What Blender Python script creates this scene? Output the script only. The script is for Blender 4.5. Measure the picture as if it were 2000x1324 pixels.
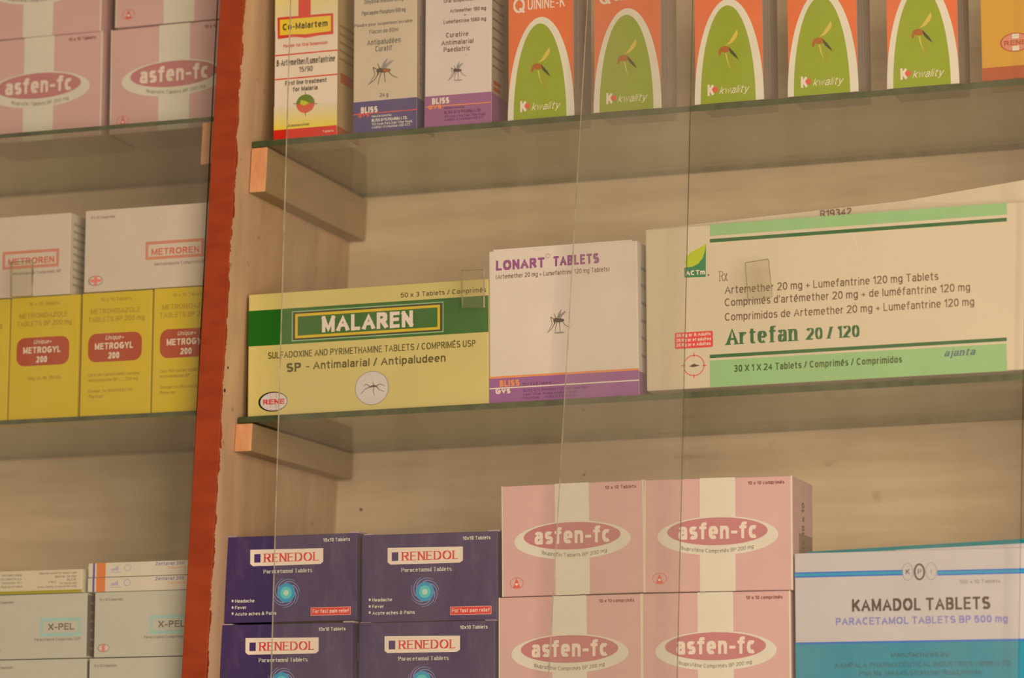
import bpy, bmesh, math, random
from mathutils import Matrix, Vector

random.seed(7)
scene = bpy.context.scene
for o in list(bpy.data.objects):
    bpy.data.objects.remove(o, do_unlink=True)
COL = scene.collection

# ------------------------------------------------------------------ camera
cam_data = bpy.data.cameras.new('camera')
cam_data.lens = 107.3425
cam_data.sensor_width = 36.0
cam_data.clip_start = 0.05
cam = bpy.data.objects.new('camera', cam_data)
COL.objects.link(cam)
cam.matrix_world = Matrix(((0.944059, 0.051644, 0.325707, 1.17650),
                           (0.329775, -0.150185, -0.932037, -2.55084),
                           (0.000783, 0.987308, -0.158815, -0.37470),
                           (0, 0, 0, 1)))
cam_data.dof.use_dof = True
cam_data.dof.focus_distance = 2.76
cam_data.dof.aperture_fstop = 4.5
scene.camera = cam

# ------------------------------------------------------------------ light, exposure
world = bpy.data.worlds.new('world')
scene.world = world
world.use_nodes = True
bg = world.node_tree.nodes['Background']
bg.inputs['Color'].default_value = (1.0, 0.69, 0.445, 1)
bg.inputs['Strength'].default_value = 0.41


def area_light(name, loc, target, sx, sy, power, color):
    d = bpy.data.lights.new(name, 'AREA')
    d.shape = 'RECTANGLE'
    d.size = sx
    d.size_y = sy
    d.energy = power
    d.color = color
    o = bpy.data.objects.new(name, d)
    COL.objects.link(o)
    o.location = loc
    o.rotation_euler = (Vector(target) - Vector(loc)).to_track_quat('-Z', 'Y').to_euler()
    return o


area_light('added_key_light', (1.55, -1.80, -0.05), (0.40, 0.15, 0.0), 1.1, 1.2, 43, (1.0, 0.70, 0.455))  # unseen soft key lamp, added to light the cabinet from front right

vs = scene.view_settings
vs.view_transform = 'Standard'
vs.look = 'None'
vs.exposure = 0.0
vs.gamma = 1.0
vs.use_curve_mapping = False
scene.cycles.transparent_max_bounces = 40
scene.cycles.max_bounces = 10
scene.cycles.diffuse_bounces = 5
scene.cycles.glossy_bounces = 4
scene.cycles.caustics_reflective = False

# ------------------------------------------------------------------ colours
WHITE = (0.90, 0.64, 0.42)      # how a pure white card reads in the shop's warm light


def lin(c):
    return c / 12.92 if c <= 0.04045 else ((c + 0.055) / 1.055) ** 2.4


def tone(r, g, b, dim=1.0, film=0.05):
    """card colour from its look in the warm light: light divided out, the film of dust on the door taken off"""
    out = []
    for v, w in zip((r, g, b), WHITE):
        out.append(min(0.88, max(0.006, (lin(v / 255) / (w * dim) - film) / 0.88)))
    return tuple(out)


LEFT = 0.80
PAL = {
 'pink': (207,155,135), 'cream': (214,195,158), 'card': (215,190,150), 'rose': (188,115,105), 'blush': (236,208,182),
 'greyink': (118,102,84), 'scarlet': (215,88,66), 'maroon': (118,58,44), 'violetbody': (72,53,78), 'violet': (74,52,84),
 'ivory': (224,202,170), 'red': (206,68,58), 'pale': (208,192,186), 'salmon': (226,142,118), 'sky': (56,138,186), 'sky2': (92,176,206), 'sky3': (176,214,206),
 'swirlgrey': (128,124,150), 'malaren': (201,172,98), 'green': (46,94,32), 'palegreen': (150,166,120), 'darkolive': (78,68,38),
 'yellow': (208,166,24), 'olive': (94,80,34), 'mauve': (140,110,100), 'lilacwhite': (203,180,162), 'black': (52,36,30), 'palered': (216,142,126),
 'lonart': (216,188,164), 'purple': (148,84,124), 'orange': (230,130,70), 'pinkwhite': (226,192,192), 'plum': (148,78,114), 'greyplum': (168,138,130),
 'umber': (112,84,60), 'deepplum': (104,54,86), 'artefan': (205,177,138), 'mint': (146,171,108), 'forest': (62,98,54), 'leafgreen': (60,120,74),
 'lime': (178,178,44), 'redpink': (216,74,62), 'darkolive2': (72,84,42), 'slate': (92,102,98), 'kamadol': (190,170,154), 'royal': (66,106,164),
 'tealblue': (64,140,166), 'grey': (150,134,120), 'darkgrey': (92,82,72), 'espresso': (96,76,62), 'periwinkle': (134,124,156), 'teal': (66,128,134),
 'deepteal': (72,104,104), 'comalartem': (222,194,156), 'vred': (206,58,38), 'vred2': (208,76,56), 'amber': (226,182,58), 'ink2': (82,62,40),
 'coral': (206,94,64), 'mossgreen': (108,120,40), 'yellowgreen': (190,176,50), 'blissblue': (200,172,134), 'blissplum': (209,181,157),
 'navy': (88,72,100), 'mulberry': (152,94,116), 'quinine': (215,106,60), 'grass': (144,147,44), 'wing': (204,168,72), 'rust': (166,94,40),
 'ink3': (82,72,34), 'amberleg': (170,132,40), 'orangebox': (200,140,52), 'brick': (170,84,50), 'salmon2': (206,126,94), 'ink': (92,74,58),
 'side': (150,118,92), 'quinside': (168,138,112), 't1side_shaded': (176,140,92), 'blissside_shaded': (172,144,114), 'tealflap': (62,128,122),
}
PAL_LEFT = {
 'metroren': (188,162,132), 'rustred': (190,88,68), 'greyink2': (132,112,90), 'whiteish': (192,168,138), 'paleredd': (202,110,94),
 'metrogyl': (188,152,18), 'brickred': (156,66,40), 'peach': (216,176,142), 'gold': (158,118,14), 'xpel': (176,161,133), 'paleblue': (148,166,174),
 'taupe': (108,92,78), 'indigo': (94,74,112), 'orange2': (222,108,52), 'lilac': (166,150,146), 'indigo2': (120,104,132), 'orange3': (216,140,100),
 'oldgold': (150,130,34), 'creambox': (194,170,132), 'zentavat': (197,176,142),
}
BARE = {'redpaint': (132,44,16), 'beige': (176,134,94), 'rawwood': (192,132,86), 'battenpaint': (152,118,78)}

MATS = {}


def nodes(name):
    m = bpy.data.materials.new(name)
    m.use_nodes = True
    nt = m.node_tree
    return m, nt, nt.nodes['Principled BSDF']


THIN = {'violetbody': 0.022, 'violet': 0.02, 'green': 0.03, 'navy': 0.03}     # dark inks barely veiled by the dust


def colour_of(key):
    if key in PAL:
        return tone(*PAL[key], film=THIN.get(key, 0.05))
    if key in PAL_LEFT:
        return tone(*PAL_LEFT[key], dim=LEFT)
    return tone(*BARE[key], dim=0.9, film=0.0)


def mat(key):
    """printed card: flat colour with faint mottling and a soft sheen"""
    if key in MATS:
        return MATS[key]
    m, nt, bsdf = nodes('card_' + key)
    c = colour_of(key)
    tc = nt.nodes.new('ShaderNodeTexCoord')
    nz = nt.nodes.new('ShaderNodeTexNoise')
    nz.inputs['Scale'].default_value = 35
    nz.inputs['Detail'].default_value = 4
    nt.links.new(tc.outputs['Object'], nz.inputs['Vector'])
    ramp = nt.nodes.new('ShaderNodeValToRGB')
    ramp.color_ramp.elements[0].position = 0.3
    ramp.color_ramp.elements[1].position = 0.75
    ramp.color_ramp.elements[0].color = (*[x * 0.94 for x in c], 1)
    ramp.color_ramp.elements[1].color = (*[min(1, x * 1.03) for x in c], 1)
    nt.links.new(nz.outputs['Fac'], ramp.inputs['Fac'])
    nt.links.new(ramp.outputs['Color'], bsdf.inputs['Base Color'])
    bsdf.inputs['Roughness'].default_value = 0.5
    bsdf.inputs['Specular IOR Level'].default_value = 0.3
    MATS[key] = m
    return m


def carton_mat(key, rough=0.5, bump=0.12, scale=14, spec=0.3, scuff=0.0):
    k = key + '_carton'
    if k in MATS:
        return MATS[k]
    m, nt, bsdf = nodes('carton_' + key)
    c = colour_of(key)
    tc = nt.nodes.new('ShaderNodeTexCoord')
    nz = nt.nodes.new('ShaderNodeTexNoise')
    nz.inputs['Scale'].default_value = scale
    nz.inputs['Detail'].default_value = 5
    nz.inputs['Roughness'].default_value = 0.6
    nt.links.new(tc.outputs['Object'], nz.inputs['Vector'])
    ramp = nt.nodes.new('ShaderNodeValToRGB')
    ramp.color_ramp.elements[0].position = 0.28
    ramp.color_ramp.elements[1].position = 0.72
    ramp.color_ramp.elements[0].color = (*[x * 0.93 for x in c], 1)
    ramp.color_ramp.elements[1].color = (*[min(1, x * 1.03) for x in c], 1)
    nt.links.new(nz.outputs['Fac'], ramp.inputs['Fac'])
    # small dark specks and handling marks
    sp = nt.nodes.new('ShaderNodeTexNoise')
    sp.inputs['Scale'].default_value = 190
    sp.inputs['Detail'].default_value = 2
    nt.links.new(tc.outputs['Object'], sp.inputs['Vector'])
    spr = nt.nodes.new('ShaderNodeValToRGB')
    spr.color_ramp.elements[0].position = 0.735
    spr.color_ramp.elements[1].position = 0.80
    spr.color_ramp.elements[0].color = (0, 0, 0, 1)
    spr.color_ramp.elements[1].color = (0.6, 0.6, 0.6, 1)
    nt.links.new(sp.outputs['Fac'], spr.inputs['Fac'])
    mx = nt.nodes.new('ShaderNodeMix')
    mx.data_type = 'RGBA'
    nt.links.new(spr.outputs['Color'], mx.inputs['Factor'])
    nt.links.new(ramp.outputs['Color'], mx.inputs['A'])
    mx.inputs['B'].default_value = (*[x * 0.5 for x in c], 1)
    last = mx.outputs['Result']
    if scuff:  # pale scuffs plus glare of the crumpled film, painted into the colour
        w = nt.nodes.new('ShaderNodeTexNoise')
        w.inputs['Scale'].default_value = 30
        w.inputs['Detail'].default_value = 8
        w.inputs['Roughness'].default_value = 0.75
        mp = nt.nodes.new('ShaderNodeMapping')
        mp.inputs['Rotation'].default_value = (0, 0.5, 0)
        mp.inputs['Scale'].default_value = (1, 1, 0.35)
        nt.links.new(tc.outputs['Object'], mp.inputs['Vector'])
        nt.links.new(mp.outputs['Vector'], w.inputs['Vector'])
        wr = nt.nodes.new('ShaderNodeValToRGB')
        wr.color_ramp.elements[0].position = 0.52
        wr.color_ramp.elements[1].position = 0.70
        wr.color_ramp.elements[0].color = (0, 0, 0, 1)
        wr.color_ramp.elements[1].color = (scuff, scuff, scuff, 1)
        nt.links.new(w.outputs['Fac'], wr.inputs['Fac'])
        m2 = nt.nodes.new('ShaderNodeMix')
        m2.data_type = 'RGBA'
        nt.links.new(wr.outputs['Color'], m2.inputs['Factor'])
        nt.links.new(last, m2.inputs['A'])
        m2.inputs['B'].default_value = (0.28, 0.29, 0.36, 1)
        last = m2.outputs['Result']
    nt.links.new(last, bsdf.inputs['Base Color'])
    bp = nt.nodes.new('ShaderNodeBump')
    bp.inputs['Strength'].default_value = bump
    bp.inputs['Distance'].default_value = 0.004
    nt.links.new(nz.outputs['Fac'], bp.inputs['Height'])
    nt.links.new(bp.outputs['Normal'], bsdf.inputs['Normal'])
    bsdf.inputs['Roughness'].default_value = rough
    bsdf.inputs['Specular IOR Level'].default_value = spec
    MATS[k] = m
    return m


def fade_mat(key, top):
    """printed fade from yellow to the cream card"""
    if key in MATS:
        return MATS[key]
    m, nt, bsdf = nodes('print_' + key)
    tc = nt.nodes.new('ShaderNodeTexCoord')
    sx = nt.nodes.new('ShaderNodeSeparateXYZ')
    nt.links.new(tc.outputs['Generated'], sx.inputs[0])
    ramp = nt.nodes.new('ShaderNodeValToRGB')
    a, b = (*tone(214, 187, 148), 1), (*tone(226, 186, 50), 1)
    ramp.color_ramp.elements[0].color = a if top else b
    ramp.color_ramp.elements[1].color = b if top else a
    nt.links.new(sx.outputs['Z'], ramp.inputs['Fac'])
    nt.links.new(ramp.outputs['Color'], bsdf.inputs['Base Color'])
    bsdf.inputs['Roughness'].default_value = 0.5
    bsdf.inputs['Specular IOR Level'].default_value = 0.3
    MATS[key] = m
    return m


def painted_wood(key, base, dark, stretch, scale=6.0, bump=0.25, contrast=(0.3, 0.75), marks=True, rough=0.6):
    if key in MATS:
        return MATS[key]
    m, nt, bsdf = nodes(key)
    tc = nt.nodes.new('ShaderNodeTexCoord')
    mp = nt.nodes.new('ShaderNodeMapping')
    mp.inputs['Scale'].default_value = stretch
    nt.links.new(tc.outputs['Object'], mp.inputs['Vector'])
    nz = nt.nodes.new('ShaderNodeTexNoise')
    nz.inputs['Scale'].default_value = scale
    nz.inputs['Detail'].default_value = 9
    nz.inputs['Roughness'].default_value = 0.62
    nt.links.new(mp.outputs['Vector'], nz.inputs['Vector'])
    ramp = nt.nodes.new('ShaderNodeValToRGB')
    ramp.color_ramp.elements[0].position = contrast[0]
    ramp.color_ramp.elements[1].position = contrast[1]
    ramp.color_ramp.elements[0].color = (*dark, 1)
    ramp.color_ramp.elements[1].color = (*base, 1)
    nt.links.new(nz.outputs['Fac'], ramp.inputs['Fac'])
    last = ramp.outputs['Color']
    if marks:
        k = nt.nodes.new('ShaderNodeTexNoise')
        k.inputs['Scale'].default_value = 42
        k.inputs['Detail'].default_value = 3
        mp2 = nt.nodes.new('ShaderNodeMapping')
        mp2.inputs['Scale'].default_value = [0.4 + 0.6 * s / max(stretch) for s in stretch]
        nt.links.new(tc.outputs['Object'], mp2.inputs['Vector'])
        nt.links.new(mp2.outputs['Vector'], k.inputs['Vector'])
        kr = nt.nodes.new('ShaderNodeValToRGB')
        kr.color_ramp.elements[0].position = 0.70
        kr.color_ramp.elements[1].position = 0.80
        kr.color_ramp.elements[0].color = (0, 0, 0, 1)
        kr.color_ramp.elements[1].color = (0.7, 0.7, 0.7, 1)
        nt.links.new(k.outputs['Fac'], kr.inputs['Fac'])
        mx = nt.nodes.new('ShaderNodeMix')
        mx.data_type = 'RGBA'
        nt.links.new(kr.outputs['Color'], mx.inputs['Factor'])
        nt.links.new(last, mx.inputs['A'])
        mx.inputs['B'].default_value = (*[x * 0.55 for x in dark], 1)
        last = mx.outputs['Result']
    nt.links.new(last, bsdf.inputs['Base Color'])
    bp = nt.nodes.new('ShaderNodeBump')
    bp.inputs['Strength'].default_value = bump
    bp.inputs['Distance'].default_value = 0.002
    nt.links.new(nz.outputs['Fac'], bp.inputs['Height'])
    nt.links.new(bp.outputs['Normal'], bsdf.inputs['Normal'])
    bsdf.inputs['Roughness'].default_value = rough
    bsdf.inputs['Specular IOR Level'].default_value = 0.25
    MATS[key] = m
    return m


def divider_mat():
    """beige-painted board whose front edge is brushed red, the red lapping raggedly round the corner"""
    m, nt, bsdf = nodes('divider_paint')
    tc = nt.nodes.new('ShaderNodeTexCoord')
    sx = nt.nodes.new('ShaderNodeSeparateXYZ')
    nt.links.new(tc.outputs['Object'], sx.inputs[0])
    n1 = nt.nodes.new('ShaderNodeTexNoise')
    n1.inputs['Scale'].default_value = 55
    n1.inputs['Detail'].default_value = 6
    n1.inputs['Roughness'].default_value = 0.7
    mpe = nt.nodes.new('ShaderNodeMapping')
    mpe.inputs['Scale'].default_value = (1, 1, 0.8)
    nt.links.new(tc.outputs['Object'], mpe.inputs['Vector'])
    nt.links.new(mpe.outputs['Vector'], n1.inputs['Vector'])
    edge = nt.nodes.new('ShaderNodeMath')
    edge.operation = 'MULTIPLY_ADD'
    nt.links.new(n1.outputs['Fac'], edge.inputs[0])
    edge.inputs[1].default_value = -0.022
    nt.links.new(sx.outputs['Y'], edge.inputs[2])
    lt = nt.nodes.new('ShaderNodeMath')
    lt.operation = 'LESS_THAN'
    nt.links.new(edge.outputs[0], lt.inputs[0])
    lt.inputs[1].default_value = -0.0085
    geo = nt.nodes.new('ShaderNodeNewGeometry')
    sn = nt.nodes.new('ShaderNodeSeparateXYZ')
    nt.links.new(geo.outputs['True Normal'], sn.inputs[0])
    fr_ = nt.nodes.new('ShaderNodeMath')
    fr_.operation = 'LESS_THAN'
    nt.links.new(sn.outputs['Y'], fr_.inputs[0])
    fr_.inputs[1].default_value = -0.6
    mxm = nt.nodes.new('ShaderNodeMath')
    mxm.operation = 'MAXIMUM'
    nt.links.new(lt.outputs[0], mxm.inputs[0])
    nt.links.new(fr_.outputs[0], mxm.inputs[1])
    # red brush work
    mp = nt.nodes.new('ShaderNodeMapping')
    mp.inputs['Scale'].default_value = (9, 9, 26)
    nt.links.new(tc.outputs['Object'], mp.inputs['Vector'])
    n2 = nt.nodes.new('ShaderNodeTexNoise')
    n2.inputs['Scale'].default_value = 2.2
    n2.inputs['Detail'].default_value = 4
    nt.links.new(mp.outputs['Vector'], n2.inputs['Vector'])
    r2 = nt.nodes.new('ShaderNodeValToRGB')
    c = colour_of('redpaint')
    r2.color_ramp.elements[0].position = 0.3
    r2.color_ramp.elements[1].position = 0.7
    r2.color_ramp.elements[0].color = (*[x * 0.82 for x in c], 1)
    r2.color_ramp.elements[1].color = (c[0] * 1.12, c[1] * 1.25, c[2] * 1.3, 1)
    nt.links.new(n2.outputs['Fac'], r2.inputs['Fac'])
    # beige board
    mp3 = nt.nodes.new('ShaderNodeMapping')
    mp3.inputs['Scale'].default_value = (6, 6, 1.2)
    nt.links.new(tc.outputs['Object'], mp3.inputs['Vector'])
    n3 = nt.nodes.new('ShaderNodeTexNoise')
    n3.inputs['Scale'].default_value = 7
    n3.inputs['Detail'].default_value = 8
    nt.links.new(mp3.outputs['Vector'], n3.inputs['Vector'])
    r3 = nt.nodes.new('ShaderNodeValToRGB')
    b = colour_of('beige')
    r3.color_ramp.elements[0].position = 0.25
    r3.color_ramp.elements[1].position = 0.75
    r3.color_ramp.elements[0].color = (b[0] * 0.80, b[1] * 0.78, b[2] * 0.76, 1)
    r3.color_ramp.elements[1].color = (b[0] * 1.06, b[1] * 1.08, b[2] * 1.1, 1)
    nt.links.new(n3.outputs['Fac'], r3.inputs['Fac'])
    kn = nt.nodes.new('ShaderNodeTexNoise')
    kn.inputs['Scale'].default_value = 60
    kn.inputs['Detail'].default_value = 2
    nt.links.new(tc.outputs['Object'], kn.inputs['Vector'])
    kr = nt.nodes.new('ShaderNodeValToRGB')
    kr.color_ramp.elements[0].position = 0.69
    kr.color_ramp.elements[1].position = 0.78
    kr.color_ramp.elements[0].color = (0, 0, 0, 1)
    kr.color_ramp.elements[1].color = (0.7, 0.7, 0.7, 1)
    nt.links.new(kn.outputs['Fac'], kr.inputs['Fac'])
    m3 = nt.nodes.new('ShaderNodeMix')
    m3.data_type = 'RGBA'
    nt.links.new(kr.outputs['Color'], m3.inputs['Factor'])
    nt.links.new(r3.outputs['Color'], m3.inputs['A'])
    m3.inputs['B'].default_value = (b[0] * 0.35, b[1] * 0.28, b[2] * 0.25, 1)
    mx = nt.nodes.new('ShaderNodeMix')
    mx.data_type = 'RGBA'
    nt.links.new(mxm.outputs[0], mx.inputs['Factor'])
    nt.links.new(m3.outputs['Result'], mx.inputs['A'])
    nt.links.new(r2.outputs['Color'], mx.inputs['B'])
    nt.links.new(mx.outputs['Result'], bsdf.inputs['Base Color'])
    bp = nt.nodes.new('ShaderNodeBump')
    bp.inputs['Strength'].default_value = 0.35
    bp.inputs['Distance'].default_value = 0.002
    nt.links.new(n2.outputs['Fac'], bp.inputs['Height'])
    nt.links.new(bp.outputs['Normal'], bsdf.inputs['Normal'])
    bsdf.inputs['Roughness'].default_value = 0.55
    bsdf.inputs['Specular IOR Level'].default_value = 0.25
    return m


def glass_mat(name, tint, dust, dust_col=(0.8, 0.78, 0.74), rough=0.02, streak=True):
    """window glass: see-through with a Fresnel reflection and a thin film of dust"""
    m = bpy.data.materials.new(name)
    m.use_nodes = True
    nt = m.node_tree
    nt.nodes.clear()
    out = nt.nodes.new('ShaderNodeOutputMaterial')
    tr = nt.nodes.new('ShaderNodeBsdfTransparent')
    tr.inputs['Color'].default_value = (*tint, 1)
    gl = nt.nodes.new('ShaderNodeBsdfGlossy')
    gl.inputs['Roughness'].default_value = rough
    df = nt.nodes.new('ShaderNodeBsdfDiffuse')
    df.inputs['Color'].default_value = (*dust_col, 1)
    fr = nt.nodes.new('ShaderNodeFresnel')
    fr.inputs['IOR'].default_value = 1.5
    # the far face of a sheet must not read as total internal reflection
    geo = nt.nodes.new('ShaderNodeNewGeometry')
    inv = nt.nodes.new('ShaderNodeMath')
    inv.operation = 'MULTIPLY_ADD'
    nt.links.new(geo.outputs['Backfacing'], inv.inputs[0])
    inv.inputs[1].default_value = 1.0 / 1.5 - 1.5
    inv.inputs[2].default_value = 1.5
    m1 = nt.nodes.new('ShaderNodeMixShader')
    nt.links.new(fr.outputs[0], m1.inputs[0])
    nt.links.new(inv.outputs[0], fr.inputs['IOR'])
    nt.links.new(tr.outputs[0], m1.inputs[1])
    nt.links.new(gl.outputs[0], m1.inputs[2])
    m2 = nt.nodes.new('ShaderNodeMixShader')
    tc = nt.nodes.new('ShaderNodeTexCoord')
    mp = nt.nodes.new('ShaderNodeMapping')
    mp.inputs['Scale'].default_value = (9, 9, 2.2)
    nt.links.new(tc.outputs['Object'], mp.inputs['Vector'])
    nz = nt.nodes.new('ShaderNodeTexNoise')
    nz.inputs['Scale'].default_value = 2.4
    nz.inputs['Detail'].default_value = 5
    nt.links.new(mp.outputs['Vector'], nz.inputs['Vector'])
    mr = nt.nodes.new('ShaderNodeMapRange')
    mr.inputs['From Min'].default_value = 0.3
    mr.inputs['From Max'].default_value = 0.7
    mr.inputs['To Min'].default_value = dust * 0.4
    mr.inputs['To Max'].default_value = dust * 1.7
    nt.links.new(nz.outputs['Fac'], mr.inputs['Value'])
    nt.links.new(mr.outputs[0], m2.inputs[0])
    nt.links.new(m1.outputs[0], m2.inputs[1])
    nt.links.new(df.outputs[0], m2.inputs[2])
    nt.links.new(m2.outputs[0], out.inputs[0])
    return m


def edge_glass(name, col, rough=0.25):
    m, nt, bsdf = nodes(name)
    tc = nt.nodes.new('ShaderNodeTexCoord')
    nz = nt.nodes.new('ShaderNodeTexNoise')
    nz.inputs['Scale'].default_value = 60
    nz.inputs['Detail'].default_value = 5
    nt.links.new(tc.outputs['Object'], nz.inputs['Vector'])
    ramp = nt.nodes.new('ShaderNodeValToRGB')
    ramp.color_ramp.elements[0].position = 0.3
    ramp.color_ramp.elements[1].position = 0.72
    ramp.color_ramp.elements[0].color = (*[x * 0.6 for x in col], 1)
    ramp.color_ramp.elements[1].color = (*[x * 1.5 for x in col], 1)
    nt.links.new(nz.outputs['Fac'], ramp.inputs['Fac'])
    nt.links.new(ramp.outputs['Color'], bsdf.inputs['Base Color'])
    bsdf.inputs['Roughness'].default_value = rough
    bsdf.inputs['Specular IOR Level'].default_value = 0.5
    return m


GLASS_DOOR = glass_mat('door_glass', (0.992, 0.993, 0.985), 0.024)
GLASS_SHELF = glass_mat('shelf_glass', (0.93, 0.955, 0.91), 0.02, dust_col=(0.55, 0.5, 0.4))
GLASS_PULL = glass_mat('pull_glass', (0.965, 0.965, 0.93), 0.035, dust_col=(0.7, 0.65, 0.52), rough=0.08)
EDGE_DARK = edge_glass('shelf_edge_glass', (0.052, 0.088, 0.040))
EDGE_BACK = edge_glass('shelf_back_edge_glass', (0.22, 0.25, 0.16))
EDGE_PALE = edge_glass('door_edge_glass_pale', (0.50, 0.52, 0.42))
EDGE_GREEN = edge_glass('door_edge_glass_green', (0.075, 0.085, 0.05))
EDGE_PULL = edge_glass('pull_edge_glass', (0.32, 0.31, 0.22))


# ------------------------------------------------------------------ mesh helpers
def obj(name, verts, faces, material, parent=None, smooth=False):
    me = bpy.data.meshes.new(name)
    me.from_pydata([tuple(v) for v in verts], [], faces)
    me.update()
    for m in (material if isinstance(material, (list, tuple)) else [material]):
        me.materials.append(m)
    o = bpy.data.objects.new(name, me)
    COL.objects.link(o)
    if parent:
        o.parent = parent
    return o


def thing(name, label, cat, loc=(0, 0, 0), rot=(0, 0, 0), group=None):
    o = bpy.data.objects.new(name, None)
    o.empty_display_size = 0.02
    COL.objects.link(o)
    o.location = loc
    o.rotation_euler = rot
    tag(o, label, cat, group)
    return o


def tag(o, label, cat, group=None):
    o['label'] = label
    o['category'] = cat
    if group:
        o['group'] = group


def slab(name, corners, y0, y1, material, parent=None, bevel=0.0, face_mats=None):
    """four (x, z) corners, counter-clockwise seen from the front, drawn out from y0 to y1"""
    v = [(x, y0, z) for x, z in corners] + [(x, y1, z) for x, z in corners]
    f = [(0, 1, 2, 3), (7, 6, 5, 4), (0, 4, 5, 1), (1, 5, 6, 2), (2, 6, 7, 3), (3, 7, 4, 0)]
    o = obj(name, v, f, material, parent)
    if face_mats:
        for p, i in zip(o.data.polygons, face_mats):
            p.material_index = i
    if bevel:
        b = o.modifiers.new('bevel', 'BEVEL')
        b.width = bevel
        b.segments = 2
        b.limit_method = 'NONE'
    return o


def box_mesh(x0, y0, z0, x1, y1, z1, bev, seg=2):
    bm = bmesh.new()
    bmesh.ops.create_cube(bm, size=1)
    for v in bm.verts:
        v.co = Vector(((x0 + x1) / 2 + v.co.x * (x1 - x0), (y0 + y1) / 2 + v.co.y * (y1 - y0), (z0 + z1) / 2 + v.co.z * (z1 - z0)))
    if bev:
        bmesh.ops.bevel(bm, geom=list(bm.edges), offset=bev, segments=seg, affect='EDGES', profile=0.6)
    return bm


def bm_obj(name, bm, material, parent=None):
    me = bpy.data.meshes.new(name)
    bm.to_mesh(me)
    bm.free()
    me.materials.append(material)
    o = bpy.data.objects.new(name, me)
    COL.objects.link(o)
    if parent:
        o.parent = parent
    return o


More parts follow.
